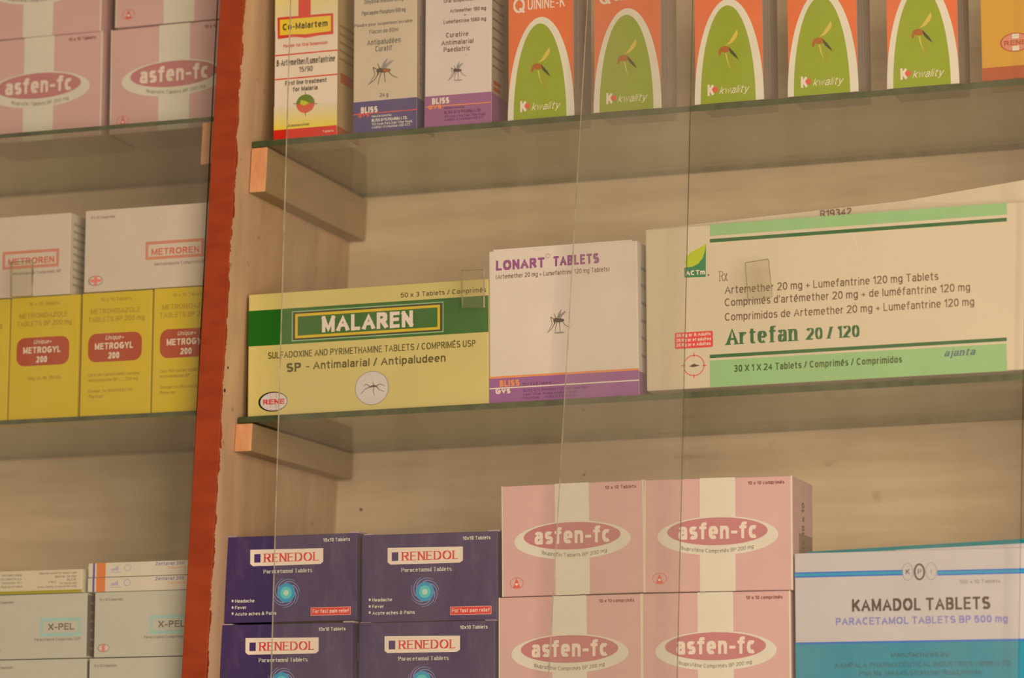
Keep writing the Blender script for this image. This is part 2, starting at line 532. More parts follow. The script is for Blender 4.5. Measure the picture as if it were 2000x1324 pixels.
# ------------------------------------------------------------------ stroke lettering
XH = 0.72
GLY = {
 'A': (.66, [[(0,0),(.33,1),(.66,0)], [(.12,.34),(.54,.34)]]),
 'B': (.54, [[(0,0),(0,1)], [(0,1),(.28,1),(.28,.76,.22,.24,90,-90),(0,.52)], [(.28,.52),(.28,.26,.26,.26,90,-90),(0,0)]]),
 'C': (.62, [[(.33,.5,.33,.5,48,312)]]),
 'D': (.60, [[(0,0),(0,1)], [(0,1),(.26,1),(.26,.5,.34,.5,90,-90),(0,0)]]),
 'E': (.48, [[(0,0),(0,1)], [(0,1),(.48,1)], [(0,.53),(.43,.53)], [(0,0),(.48,0)]]),
 'F': (.46, [[(0,0),(0,1)], [(0,1),(.46,1)], [(0,.5),(.4,.5)]]),
 'G': (.66, [[(.34,.5,.34,.5,46,320),(.64,.45),(.38,.45)]]),
 'H': (.56, [[(0,0),(0,1)], [(.56,0),(.56,1)], [(0,.53),(.56,.53)]]),
 'I': (0, [[(0,0),(0,1)]]),
 'J': (.36, [[(.36,1),(.36,.26),(.18,.26,.18,.26,0,-170)]]),
 'K': (.56, [[(0,0),(0,1)], [(.54,1),(.02,.38)], [(.2,.6),(.57,0)]]),
 'L': (.44, [[(0,1),(0,0)], [(0,0),(.44,0)]]),
 'M': (.70, [[(0,0),(0,1)], [(0,1),(.35,.06),(.7,1)], [(.7,1),(.7,0)]]),
 'N': (.56, [[(0,0),(0,1)], [(0,1),(.56,0)], [(.56,0),(.56,1)]]),
 'O': (.72, [[(.36,.5,.36,.5,0,360)]]),
 'P': (.52, [[(0,0),(0,1)], [(0,1),(.28,1),(.28,.74,.24,.26,90,-90),(0,.48)]]),
 'Q': (.72, [[(.36,.5,.36,.5,0,360)], [(.44,.22),(.7,-.04)]]),
 'R': (.56, [[(0,0),(0,1)], [(0,1),(.28,1),(.28,.75,.24,.25,90,-90),(0,.5)], [(.28,.5),(.54,0)]]),
 'S': (.56, [[(.28,.75,.26,.25,28,270),(.28,.25,.28,.25,90,-152)]]),
 'T': (.56, [[(.28,0),(.28,1)], [(0,1),(.56,1)]]),
 'U': (.56, [[(0,1),(0,.28),(.28,.28,.28,.28,180,360),(.56,1)]]),
 'V': (.60, [[(0,1),(.3,0),(.6,1)]]),
 'W': (.90, [[(0,1),(.22,0),(.45,1),(.68,0),(.9,1)]]),
 'X': (.58, [[(0,1),(.58,0)], [(.58,1),(0,0)]]),
 'Y': (.58, [[(0,1),(.29,.45),(.58,1)], [(.29,.45),(.29,0)]]),
 'Z': (.54, [[(0,1),(.54,1),(0,0),(.54,0)]]),
 'a': (.42, [[(.21,.5,.2,.22,160,0),(.41,0)], [(.41,.42),(.2,.4),(.18,.2,.18,.2,90,290),(.41,.16)]]),
 'b': (.46, [[(0,0),(0,1)], [(.23,.36,.23,.36,0,360)]]),
 'c': (.40, [[(.23,.36,.23,.36,50,310)]]),
 'd': (.46, [[(.46,0),(.46,1)], [(.23,.36,.23,.36,0,360)]]),
 'e': (.46, [[(.01,.36),(.46,.36)], [(.23,.36,.23,.36,0,312)]]),
 'f': (.30, [[(.12,0),(.12,.82),(.28,.82,.16,.18,180,90),(.32,1)], [(-.03,.72),(.30,.72)]]),
 'g': (.46, [[(.23,.36,.23,.36,0,360)], [(.46,.72),(.46,-.06),(.23,-.06,.23,.22,0,-150)]]),
 'h': (.42, [[(0,0),(0,1)], [(0,.42),(.21,.48,.21,.24,180,0),(.42,0)]]),
 'i': (0, [[(0,0),(0,.66)], [(0,.97),(0,1)]]),
 'j': (.1, [[(.1,.72),(.1,-.1),(-.03,-.1,.13,.18,0,-90)], [(.1,.97),(.1,1)]]),
 'k': (.40, [[(0,0),(0,1)], [(.38,.72),(.02,.3)], [(.13,.43),(.41,0)]]),
 'l': (0, [[(0,0),(0,1)]]),
 'm': (.72, [[(0,0),(0,.72)], [(0,.42),(.18,.5,.18,.22,180,0),(.36,0)], [(.36,.42),(.54,.5,.18,.22,180,0),(.72,0)]]),
 'n': (.42, [[(0,0),(0,.72)], [(0,.42),(.21,.48,.21,.24,180,0),(.42,0)]]),
 'o': (.46, [[(.23,.36,.23,.36,0,360)]]),
 'p': (.46, [[(0,-.28),(0,.72)], [(.23,.36,.23,.36,0,360)]]),
 'q': (.46, [[(.46,-.28),(.46,.72)], [(.23,.36,.23,.36,0,360)]]),
 'r': (.24, [[(0,0),(0,.72)], [(0,.4),(.22,.46,.22,.25,180,78)]]),
 's': (.38, [[(.19,.54,.18,.18,28,270),(.19,.18,.19,.18,90,-152)]]),
 't': (.30, [[(.12,.95),(.12,.16),(.27,.16,.15,.16,180,285)], [(-.03,.72),(.31,.72)]]),
 'u': (.42, [[(0,.72),(0,.24),(.21,.24,.21,.24,180,360)], [(.42,.72),(.42,0)]]),
 'v': (.44, [[(0,.72),(.22,0),(.44,.72)]]),
 'w': (.66, [[(0,.72),(.165,0),(.33,.72),(.495,0),(.66,.72)]]),
 'x': (.42, [[(0,.72),(.42,0)], [(.42,.72),(0,0)]]),
 'y': (.44, [[(0,.72),(.22,0)], [(.44,.72),(.16,-.24),(.02,-.28)]]),
 'z': (.38, [[(0,.72),(.38,.72),(0,0),(.38,0)]]),
 '0': (.50, [[(.25,.5,.25,.5,0,360)]]),
 '1': (.24, [[(0,.78),(.2,1)], [(.22,1),(.22,0)]]),
 '2': (.50, [[(.25,.73,.25,.27,165,-38),(0,0),(.5,0)]]),
 '3': (.50, [[(.24,.76,.23,.24,150,-90),(.24,.26,.26,.26,90,-150)]]),
 '4': (.54, [[(.4,0),(.4,1),(0,.28),(.54,.28)]]),
 '5': (.50, [[(.46,1),(.08,1),(.03,.52),(.24,.32,.26,.32,120,-150)]]),
 '6': (.50, [[(.44,.82),(.27,.72,.27,.28,50,180),(0,.4)], [(.25,.31,.25,.31,0,360)]]),
 '7': (.48, [[(0,1),(.48,1),(.16,0)]]),
 '8': (.50, [[(.25,.75,.22,.25,0,360)], [(.25,.26,.25,.26,0,360)]]),
 '9': (.50, [[(.25,.69,.25,.31,0,360)], [(.5,.6),(.24,.28,.26,.28,0,-130)]]),
 '-': (.26, [[(0,.36),(.26,.36)]]), '+': (.44, [[(0,.36),(.44,.36)], [(.22,.14),(.22,.58)]]),
 '/': (.30, [[(0,0),(.3,1)]]), '(': (.16, [[(.2,.42,.2,.62,130,230)]]), ')': (.16, [[(-.04,.42,.2,.62,50,-50)]]),
 '.': (0, [[(0,0),(0,.04)]]), ',': (.04, [[(.04,.06),(0,-.14)]]), ':': (0, [[(0,0),(0,.04)], [(0,.6),(0,.64)]]),
 "'": (0, [[(0,.78),(0,1)]]), '&': (.62, [[(.62,0),(.12,.72),(.28,.82,.17,.18,200,-30),(.1,.42),(.24,.24,.24,.24,150,320),(.6,.46)]]),
 'ß': (.44, [[(0,0),(0,.78),(.2,.78,.2,.22,180,-60),(.16,.54),(.2,.26,.24,.27,80,-120)]]),
}
SERIF = {
 'r': (.30, [[(0,0),(0,.72)], [(0,.42),(.22,.46,.22,.25,180,55)], [(.30,.64),(.33,.60)]]),
 't': (.34, [[(.15,.92),(.15,.16),(.30,.16,.15,.16,180,300)], [(-.04,.70),(.42,.70)]]),
 'f': (.36, [[(.14,0),(.14,.82),(.32,.82,.18,.18,180,50)], [(-.06,.70),(.42,.70)]]),
 'a': (.44, [[(.21,.5,.2,.22,165,0),(.41,.08),(.52,.02)], [(.41,.42),(.2,.38),(.18,.2,.18,.2,90,290),(.41,.16)]]),
}
for base, acc in (('é', 'e'), ('É', 'E'), ('è', 'e')):
    w_, st_ = GLY[acc]
    top = 1.12 if acc == 'E' else 0.84
    GLY[base] = (w_, st_ + [[(w_ * .42, top), (w_ * .42 + .14, top + .16)]])


def expand(stroke):
    pts = []
    for it in stroke:
        if len(it) == 2:
            pts.append((it[0], it[1]))
        else:
            cx, cy, rx, ry, a0, a1 = it
            n = max(3, int(abs(a1 - a0) / 22))
            for i in range(n + 1):
                a = math.radians(a0 + (a1 - a0) * i / n)
                q = (cx + rx * math.cos(a), cy + ry * math.sin(a))
                if not pts or (q[0] - pts[-1][0]) ** 2 + (q[1] - pts[-1][1]) ** 2 > 1e-6:
                    pts.append(q)
    return pts


def ribbon(pts, width, closed=False, cap=(0.0, 0.0), ylim=None):
    """quads along a polyline, mitred; width may depend on direction"""
    n = len(pts)
    P = [Vector(p) for p in pts]
    if not closed:
        d0 = (P[0] - P[1]).normalized()
        d1 = (P[-1] - P[-2]).normalized()
        P[0] = P[0] + d0 * cap[0]
        P[-1] = P[-1] + d1 * cap[1]
    L, R = [], []
    for i in range(n):
        a = P[i - 1] if (i > 0 or closed) else None
        b = P[(i + 1) % n] if (i < n - 1 or closed) else None
        da = (P[i] - a).normalized() if a is not None else (b - P[i]).normalized()
        db = (b - P[i]).normalized() if b is not None else da
        na, nb = Vector((-da.y, da.x)), Vector((-db.y, db.x))
        m = na + nb
        m = m.normalized() if m.length > 1e-4 else na
        k = 1.0 / max(0.45, m.dot(nb))
        d = (da + db)
        d = d.normalized() if d.length > 1e-4 else da
        h = width(d) / 2 * k
        L.append(P[i] + m * h)
        R.append(P[i] - m * h)
    if ylim:
        for q in L + R:
            q.y = min(max(q.y, ylim[0]), ylim[1])
    quads = []
    for i in range(n if closed else n - 1):
        j = (i + 1) % n
        quads.append((L[i], R[i], R[j], L[j]))
    return quads


def glyph_quads(ch, w, style, squeeze=1.0):
    serif = style == 'serif'
    W, strokes = SERIF[ch] if serif and ch in SERIF else GLY[ch]
    nib = math.radians(18)

    def width(d):
        if not serif:
            return w * (abs(d.y) * squeeze + abs(d.x) * 0.92)
        a = math.atan2(d.y, d.x)
        return w * (0.34 + 0.72 * abs(math.sin(a + nib))) * (abs(d.y) * squeeze + abs(d.x))
    lo, hi = 1e9, -1e9
    ex = []
    for s in strokes:
        pts = expand(s)
        closed = len(pts) > 4 and (Vector(pts[0]) - Vector(pts[-1])).length < 1e-3
        if closed:
            pts = pts[:-1]
        # strokes are inset so that the outline keeps the cap height
        pts = [(x, w / 2 + y * (1 - w)) if not serif else (x, y * 0.96 + .02) for x, y in pts]
        ex.append((pts, closed, (w / 2 if len(s[0]) == 2 else 0, w / 2 if len(s[-1]) == 2 else 0)))
        lo = min(lo, min(p[1] for p in pts))
        hi = max(hi, max(p[1] for p in pts))
    pad = w / 2 if not serif else .02
    quads = []
    lay = 0
    for pts, closed, cap in ex:
        lay += 1
        quads += [(lay, q_) for q_ in ribbon(pts, width, closed, (0, 0) if serif else cap, (lo - pad, hi + pad))]
        if serif and not closed:
            for p, q in ((pts[0], pts[1]), (pts[-1], pts[-2])):
                d = (Vector(p) - Vector(q)).normalized()
                if abs(d.y) > .6 and (abs(p[1] - .02) < .03 or abs(p[1] - .98) < .03 or abs(p[1] - (XH * .96 + .02)) < .02):
                    hw = width(d) / 2 + .085
                    t = .055
                    y0, y1 = (p[1] - .02, p[1] - .02 + t) if d.y < 0 else (p[1] + .02 - t, p[1] + .02)
                    x0, x1 = p[0] - hw, p[0] + hw
                    if d.y > 0 and p[1] < .9:
                        x1 = p[0] + width(d) / 2
                    lay += 1
                    quads.append((lay, (Vector((x0, y1)), Vector((x0, y0)), Vector((x1, y0)), Vector((x1, y1)))))
                elif abs(d.y) < .3 and ch in 'ELTFZ2z':
                    s = .12 if p[1] > .5 else -.12
                    if abs(p[1] - .5) < .1:
                        s = .07
                    x1 = p[0] + (.02 if d.x > 0 else -.02)
                    x0 = x1 - math.copysign(.055, d.x)
                    y0 = p[1] + (.02 if s > 0 else -.02)
                    a, b = min(x0, x1), max(x0, x1)
                    c, e = min(y0, y0 - s), max(y0, y0 - s)
                    lay += 1
                    quads.append((lay, (Vector((a, e)), Vector((a, c)), Vector((b, c)), Vector((b, e)))))
    return quads, W


def text_quads(s, w, style='sans', squeeze=1.0):
    x = 0.0
    out = []
    gap = 0.15 if style == 'sans' else 0.13
    ws = w * squeeze
    for ch in s:
        if ch == ' ':
            x += 0.34
            continue
        q, W = glyph_quads(ch, w, style, squeeze)
        off = x + ws / 2
        for lay, f in q:
            out.append([Vector((p.x + off, p.y, lay * 5e-6)) for p in f])
        x += W + ws + gap
    x0 = min(p.x for f in out for p in f)
    x1 = max(p.x for f in out for p in f)
    return out, x0, x1

# ------------------------------------------------------------------ carton prints: positions on the front panel in millimetres
KITS = {
'asfen_c': [
  {'k':'rect','n':'stripe','c':'cream','L':1,'a':[50.8,0.0,83.06,100.0]},
  {'k':'rect','n':'flap_edge','c':'card','L':2,'a':[0.0,0.0,1.21,100.0]},
  {'k':'rect','n':'flap_edge','c':'card','L':2,'a':[132.89,0.0,134.5,100.0]},
  {'k':'ell','n':'oval_surround','c':'cream','L':2,'a':[66.87,48.82,54.92,17.22]},
  {'k':'ell','n':'oval_badge','c':'rose','L':3,'a':[66.64,52.68,45.66,12.24]},
  {'k':'text','n':'lettering','c':'blush','L':5,'on':'oval_badge','a':[31.37,102.27,45.88],'cap':14.95,'s':'asfen-fc','w':0.185,'st':'sans'},
  {'k':'text','n':'lettering','c':'greyink','L':4,'a':[33.72,99.5,37.28],'cap':3.35,'s':'Ibuproféne Comprimés BP 200 mg','w':0.1,'st':'sans','bend':3.4},
  {'k':'ring','n':'emblem_ring','c':'scarlet','L':2,'a':[13.97,12.08,6.56,5.0],'t':0.42},
  {'k':'poly','n':'emblem','c':'scarlet','L':2,'p':[[13.95,16.62],[17.21,7.94],[10.66,8.04]]},
  {'k':'ell','n':'emblem_dot','c':'blush','L':3,'a':[13.97,10.94,1.4,1.14]},
  {'k':'text','n':'lettering','c':'maroon','L':3,'a':[94.65,127.38,93.07],'cap':3.08,'s':'10 x 10 comprimés','w':0.15,'st':'sans'},
],
'asfen_t': [
  {'k':'rect','n':'stripe','c':'cream','L':1,'a':[50.8,0.0,83.06,100.0]},
  {'k':'rect','n':'flap_edge','c':'card','L':2,'a':[0.0,0.0,1.21,100.0]},
  {'k':'rect','n':'flap_edge','c':'card','L':2,'a':[132.89,0.0,134.5,100.0]},
  {'k':'ell','n':'oval_surround','c':'cream','L':2,'a':[66.87,48.82,54.92,17.22]},
  {'k':'ell','n':'oval_badge','c':'rose','L':3,'a':[66.64,52.68,45.66,12.24]},
  {'k':'text','n':'lettering','c':'blush','L':5,'on':'oval_badge','a':[31.37,102.27,45.88],'cap':14.95,'s':'asfen-fc','w':0.185,'st':'sans'},
  {'k':'text','n':'lettering','c':'greyink','L':4,'a':[38.39,99.5,37.23],'cap':3.35,'s':'Ibuprofin Tablets BP 200 mg','w':0.1,'st':'sans','bend':3.39},
  {'k':'ring','n':'emblem_ring','c':'scarlet','L':2,'a':[13.97,12.08,6.56,5.0],'t':0.42},
  {'k':'poly','n':'emblem','c':'scarlet','L':2,'p':[[13.95,16.62],[17.21,7.94],[10.66,8.04]]},
  {'k':'ell','n':'emblem_dot','c':'blush','L':3,'a':[13.97,10.94,1.4,1.14]},
  {'k':'text','n':'lettering','c':'maroon','L':3,'a':[98.2,127.38,93.03],'cap':3.08,'s':'10 x 10 Tablets','w':0.15,'st':'sans'},
],
'renedol': [
  {'k':'poly','n':'label','c':'ivory','L':1,'p':[[25.22,67.3],[98.07,66.58],[98.13,54.08],[95.16,52.08],[28.17,51.97],[25.33,54.14]]},
  {'k':'rect','n':'label_square','c':'violet','L':2,'on':'label','a':[29.37,55.26,35.66,63.14]},
  {'k':'text','n':'lettering','c':'red','L':3,'on':'label','a':[38.46,93.56,55.39],'cap':7.8,'s':'RENEDOL','w':0.17,'st':'serif'},
  {'k':'text','n':'lettering','c':'pale','L':2,'a':[38.54,87.35,44.99],'cap':3.53,'s':'Paracetamol Tablets','w':0.16,'st':'serif'},
  {'k':'swirl','n':'swirl','c':'sky','L':2,'a':[61.71,26.58,13.48,12.5]},
  {'k':'text','n':'lettering','c':'pale','L':2,'a':[97.85,124.47,72.42],'cap':3.24,'s':'10x10 Tablets','w':0.16,'st':'sans'},
  {'k':'text','n':'lettering','c':'pale','L':2,'a':[10.57,30.06,18.7],'cap':3.07,'s':'Headache','w':0.16,'st':'sans'},
  {'k':'text','n':'lettering','c':'pale','L':2,'a':[10.62,21.96,12.66],'cap':3.07,'s':'Fever','w':0.16,'st':'sans'},
  {'k':'text','n':'lettering','c':'pale','L':2,'a':[10.68,52.1,6.77],'cap':3.06,'s':'Acute aches & Pains','w':0.16,'st':'sans'},
  {'k':'rect','n':'bullet','c':'pale','L':2,'a':[7.27,19.39,9.04,21.48]},
  {'k':'rect','n':'bullet','c':'pale','L':2,'a':[7.33,13.34,9.09,15.43]},
  {'k':'rect','n':'bullet','c':'pale','L':2,'a':[7.38,7.76,9.15,9.85]},
  {'k':'rect','n':'badge','c':'salmon','L':1,'a':[86.14,4.94,125.59,12.48]},
  {'k':'rect','n':'badge_fill','c':'red','L':2,'on':'badge','a':[86.74,5.5,125.0,11.93]},
  {'k':'text','n':'lettering','c':'blush','L':3,'on':'badge','a':[88.14,123.97,7.24],'cap':3.4,'s':'For fast pain relief','w':0.14,'st':'sans'},
],
'malaren': [
  {'k':'rect','n':'band','c':'green','L':1,'a':[0.0,66.64,239.57,100.43]},
  {'k':'frame','n':'outline','c':'palegreen','L':2,'a':[44.42,69.0,195.87,97.4],'t':0.92},
  {'k':'rect','n':'panel','c':'darkolive','L':3,'a':[45.82,70.2,194.52,96.15]},
  {'k':'frame','n':'frame','c':'yellow','L':4,'a':[47.9,71.64,192.51,94.71],'t':2.56},
  {'k':'rect','n':'panel_field','c':'green','L':4,'a':[50.5,74.04,190.0,92.3]},
  {'k':'text','n':'lettering','c':'ivory','L':5,'a':[74.23,166.83,75.63],'cap':15.37,'s':'MALAREN','w':0.23,'st':'sans'},
  {'k':'text','n':'lettering','c':'olive','L':2,'a':[153.56,237.5,103.65],'cap':4.54,'s':'50 x 3 Tablets / Comprimés','w':0.14,'st':'sans'},
  {'k':'text','n':'lettering','c':'olive','L':2,'a':[20.47,227.04,53.82],'cap':6.23,'s':'SULFADOXINE AND PYRIMETHAMINE TABLETS / COMPRIMÉS USP','w':0.13,'st':'sans'},
  {'k':'text','n':'lettering','c':'olive','L':2,'a':[39.52,54.04,40.25],'cap':8.44,'s':'SP','w':0.2,'st':'sans'},
  {'k':'text','n':'lettering','c':'olive','L':2,'a':[59.2,197.85,41.51],'cap':7.41,'s':'- Antimalarial / Antipaludeen','w':0.15,'st':'sans'},
  {'k':'ell','n':'roundel','c':'mauve','L':1,'a':[125.27,20.94,16.79,15.74]},
  {'k':'ell','n':'roundel_field','c':'lilacwhite','L':2,'a':[125.27,20.94,16.28,15.26]},
  {'k':'mosq','n':'mosquito_print','c':'ink','L':3,'a':[126.03,21.14,12.72,10.49],'v':'thin'},
  {'k':'ell','n':'emblem','c':'black','L':1,'a':[25.79,13.3,14.84,9.4]},
  {'k':'ell','n':'emblem_field','c':'lilacwhite','L':2,'a':[26.57,13.26,13.53,8.44]},
  {'k':'rect','n':'emblem_cross','c':'palered','L':3,'a':[23.19,5.18,29.43,21.57]},
  {'k':'rect','n':'emblem_cross','c':'lilacwhite','L':4,'a':[23.81,5.42,28.81,21.33]},
  {'k':'text','n':'lettering','c':'red','L':5,'a':[15.92,37.77,10.7],'cap':4.82,'s':'RENE','w':0.22,'st':'sans'},
],
'lonart': [
  {'k':'rect','n':'band','c':'purple','L':1,'a':[0.0,0.0,142.29,23.87]},
  {'k':'rect','n':'band_edge','c':'orange','L':2,'a':[0.0,22.73,142.29,24.58]},
  {'k':'rect','n':'band_line','c':'pinkwhite','L':2,'a':[0.0,13.07,142.29,14.21]},
  {'k':'text','n':'lettering','c':'plum','L':2,'a':[6.97,54.0,122.27],'cap':9.4,'s':'LONART','w':0.23,'st':'sans'},
  {'k':'text','n':'lettering','c':'plum','L':2,'a':[62.56,106.1,122.54],'cap':9.34,'s':'TABLETS','w':0.23,'st':'sans'},
  {'k':'ring','n':'registered_mark','c':'greyplum','L':2,'a':[57.2,132.64,2.22,2.13],'t':0.49},
  {'k':'text','n':'lettering','c':'umber','L':2,'a':[6.8,115.76,114.45],'cap':4.35,'s':'(Artemether 20 mg + Lumefantrine 120 mg Tablets)','w':0.11,'st':'sans'},
  {'k':'mosq','n':'mosquito_print','c':'ink','L':2,'a':[66.7,72.1,11.75,11.75],'v':'dark'},
  {'k':'text','n':'lettering','c':'orange','L':3,'a':[9.83,29.09,14.87],'cap':5.87,'s':'BLISS','w':0.26,'st':'sans'},
  {'k':'text','n':'lettering','c':'pinkwhite','L':3,'a':[5.85,20.19,8.4],'cap':5.63,'s':'Gvs','w':0.24,'st':'sans'},
  {'k':'text','n':'lettering','c':'deepplum','L':3,'a':[32.04,59.52,14.89],'cap':2.57,'s':'10 x 3 x 6 Tablets','w':0.16,'st':'sans'},
  {'k':'text','n':'lettering','c':'deepplum','L':3,'a':[32.51,95.03,9.03],'cap':2.33,'s':'BLISS GVS PHARMA LTD. 102 Hyde Park','w':0.15,'st':'sans'},
  {'k':'text','n':'lettering','c':'deepplum','L':3,'a':[32.5,85.3,5.55],'cap':2.33,'s':'Saki Vihar Road,Andheri East,','w':0.15,'st':'sans'},
  {'k':'text','n':'lettering','c':'deepplum','L':3,'a':[32.49,82.85,2.35],'cap':2.33,'s':'Mumbai - 400 072,India.','w':0.15,'st':'sans'},
],
'artefan': [
  {'k':'rect','n':'top_band','c':'mint','L':1,'a':[60.76,135.79,328.24,146.18]},
  {'k':'rect','n':'top_rule','c':'forest','L':1,'a':[60.64,129.74,327.97,132.99]},
  {'k':'rect','n':'bottom_rule','c':'forest','L':1,'a':[59.36,25.4,325.1,28.53]},
  {'k':'rect','n':'bottom_band','c':'mint','L':1,'a':[59.17,-0.43,324.67,23.33]},
  {'k':'poly','n':'emblem','c':'leafgreen','L':1,'p':[[36.46,108.49],[43.89,109.39],[53.53,115.71],[57.03,128.5],[56.43,99.03],[36.6,99.64]]},
  {'k':'poly','n':'emblem_leaf','c':'lime','L':2,'p':[[57.03,128.97],[50.78,125.68],[43.08,122.48],[38.24,117.69],[36.98,112.65],[39.1,108.78],[43.89,108.92],[49.66,111.32],[54.02,116.61],[56.0,122.52]]},
  {'k':'text','n':'lettering','c':'ivory','L':3,'a':[37.58,55.74,101.3],'cap':4.41,'s':'ACTm','w':0.22,'st':'sans'},
  {'k':'ell','n':'registered_mark','c':'umber','L':2,'a':[59.07,100.48,0.86,0.83]},
  {'k':'rrect','n':'weight_badge','c':'redpink','L':1,'a':[26.89,35.4,62.4,50.07],'rad':1.43},
  {'k':'text','n':'lettering','c':'blush','L':2,'on':'weight_badge','a':[28.36,60.31,46.08],'cap':2.91,'s':'35 Kg or & Adults','w':0.17,'st':'sans'},
  {'k':'text','n':'lettering','c':'blush','L':2,'on':'weight_badge','a':[28.32,60.73,41.68],'cap':2.91,'s':'35 Kg or et adultes','w':0.17,'st':'sans'},
  {'k':'text','n':'lettering','c':'blush','L':2,'on':'weight_badge','a':[28.27,60.2,37.45],'cap':2.91,'s':'35 Kg or e Adultos','w':0.17,'st':'sans'},
  {'k':'ring','n':'target_ring','c':'redpink','L':2,'a':[44.54,19.74,9.8,9.48],'t':0.71},
  {'k':'rect','n':'target_tick','c':'redpink','L':2,'a':[44.32,27.38,44.99,31.07]},
  {'k':'rect','n':'target_tick','c':'redpink','L':2,'a':[44.1,8.06,44.76,11.74]},
  {'k':'rect','n':'target_tick','c':'redpink','L':2,'a':[32.87,19.96,36.69,20.65]},
  {'k':'rect','n':'target_tick','c':'redpink','L':2,'a':[52.38,18.88,56.18,19.57]},
  {'k':'poly','n':'mosquito_print','c':'ink','L':2,'p':[[40.01,19.12],[43.37,20.77],[44.8,21.38],[46.69,20.36],[50.01,19.48],[45.72,18.57],[43.81,18.22]]},
  {'k':'text','n':'lettering','c':'umber','L':2,'a':[68.75,77.06,94.24],'cap':9.02,'s':'Rx','w':0.06,'st':'serif'},
  {'k':'text','n':'lettering','c':'umber','L':2,'a':[73.96,266.89,82.43],'cap':7.11,'s':'Artemether 20 mg + Lumefantrine 120 mg Tablets','w':0.115,'st':'sans'},
  {'k':'text','n':'lettering','c':'umber','L':2,'a':[73.81,294.46,71.14],'cap':7.09,'s':"Comprimés d'artémether 20 mg + de luméfantrine 120 mg",'w':0.115,'st':'sans'},
  {'k':'text','n':'lettering','c':'umber','L':2,'a':[73.74,297.7,58.08],'cap':7.08,'s':'Comprimidos de Artemether 20 mg + Lumefantrine 120 mg','w':0.115,'st':'sans'},
  {'k':'text','n':'lettering','c':'forest','L':2,'a':[73.45,140.97,36.42],'cap':14.64,'s':'Artefan','w':0.2,'st':'serif'},
  {'k':'text','n':'lettering','c':'forest','L':2,'a':[147.01,195.88,36.73],'cap':10.34,'s':'20 / 120','w':0.2,'st':'serif'},
  {'k':'text','n':'lettering','c':'darkolive2','L':2,'a':[81.62,233.17,11.82],'cap':6.16,'s':'30 X 1 X 24 Tablets / Comprimés / Comprimidos','w':0.15,'st':'sans'},
  {'k':'text','n':'lettering','c':'slate','L':2,'a':[270.2,297.03,14.88],'cap':6.46,'s':'ajanta','w':0.2,'st':'serif','shear':0.3},
],
'kamadol': [
  {'k':'rect','n':'stripe','c':'royal','L':1,'a':[0.0,110.7,95.6,115.35]},
  {'k':'rect','n':'stripe_core','c':'tealblue','L':2,'a':[0.0,111.98,95.6,114.2]},
  {'k':'rect','n':'stripe','c':'royal','L':1,'a':[125.37,109.75,218.86,114.24]},
  {'k':'rect','n':'stripe_core','c':'tealblue','L':2,'a':[125.37,110.92,218.86,113.1]},
  {'k':'ring','n':'emblem_ring','c':'grey','L':3,'a':[99.71,113.49,4.9,7.48],'t':0.4},
  {'k':'ring','n':'emblem_ring','c':'darkgrey','L':3,'a':[109.99,113.26,4.89,7.25],'t':1.51},
  {'k':'ring','n':'emblem_ring','c':'grey','L':3,'a':[120.3,113.55,4.88,7.46],'t':0.4},
  {'k':'text','n':'lettering','c':'darkgrey','L':3,'a':[97.81,101.82,111.72],'cap':3.96,'s':'K','w':0.14,'st':'serif'},
  {'k':'text','n':'lettering','c':'darkgrey','L':3,'a':[108.27,111.83,111.5],'cap':3.95,'s':'P','w':0.14,'st':'serif'},
  {'k':'text','n':'lettering','c':'grey','L':3,'a':[119.6,120.93,111.71],'cap':3.51,'s':'I','w':0.14,'st':'serif'},
  {'k':'text','n':'lettering','c':'grey','L':2,'a':[144.33,179.38,102.27],'cap':3.27,'s':'100 x 10 Tablets','w':0.15,'st':'sans'},
  {'k':'text','n':'lettering','c':'espresso','L':2,'a':[50.28,170.41,80.21],'cap':10.81,'s':'KAMADOL TABLETS','w':0.18,'st':'sans'},
  {'k':'text','n':'lettering','c':'periwinkle','L':2,'a':[36.15,185.13,68.82],'cap':6.38,'s':'PARACETAMOL TABLETS BP 500 mg','w':0.18,'st':'sans'},
  {'k':'rect','n':'lower_panel','c':'teal','L':1,'a':[0.0,0.0,218.86,53.45]},
  {'k':'rect','n':'panel_edge','c':'royal','L':2,'a':[0.0,52.92,218.86,54.65]},
  {'k':'text','n':'lettering','c':'deepteal','L':3,'a':[83.76,135.13,40.61],'cap':4.36,'s':'Manufactured by:','w':0.15,'st':'sans'},
  {'k':'text','n':'lettering','c':'deepteal','L':3,'a':[34.79,186.53,32.1],'cap':4.35,'s':'KAMPALA PHARMACEUTICAL INDUSTRIES (1996) LTD','w':0.15,'st':'sans'},
  {'k':'text','n':'lettering','c':'deepteal','L':3,'a':[56.28,162.88,25.15],'cap':4.35,'s':'Plot No. M444B,Stretcher Road,Ntinda,','w':0.14,'st':'sans'},
],
'comalartem': [
  {'k':'grad','n':'yellow_fade','c':'fade_up','L':1,'a':[0.0,106.03,64.34,165.67]},
  {'k':'grad','n':'yellow_fade','c':'fade_down','L':1,'a':[0.0,8.28,64.34,31.48]},
  {'k':'rect','n':'base_band','c':'vred','L':2,'a':[0.0,0.0,64.34,9.11]},
  {'k':'rect','n':'red_bar','c':'vred2','L':2,'a':[24.1,117.68,36.83,165.67]},
  {'k':'poly','n':'title_plate','c':'vred2','L':3,'p':[[2.52,118.76],[60.01,117.99],[60.19,97.55],[46.04,97.57],[31.86,96.34],[20.23,98.38],[3.15,97.65]]},
  {'k':'poly','n':'title_plate_field','c':'amber','L':4,'p':[[5.21,116.26],[57.68,115.71],[57.81,100.5],[43.92,100.25],[32.35,99.79],[20.21,100.88],[5.39,100.96]]},
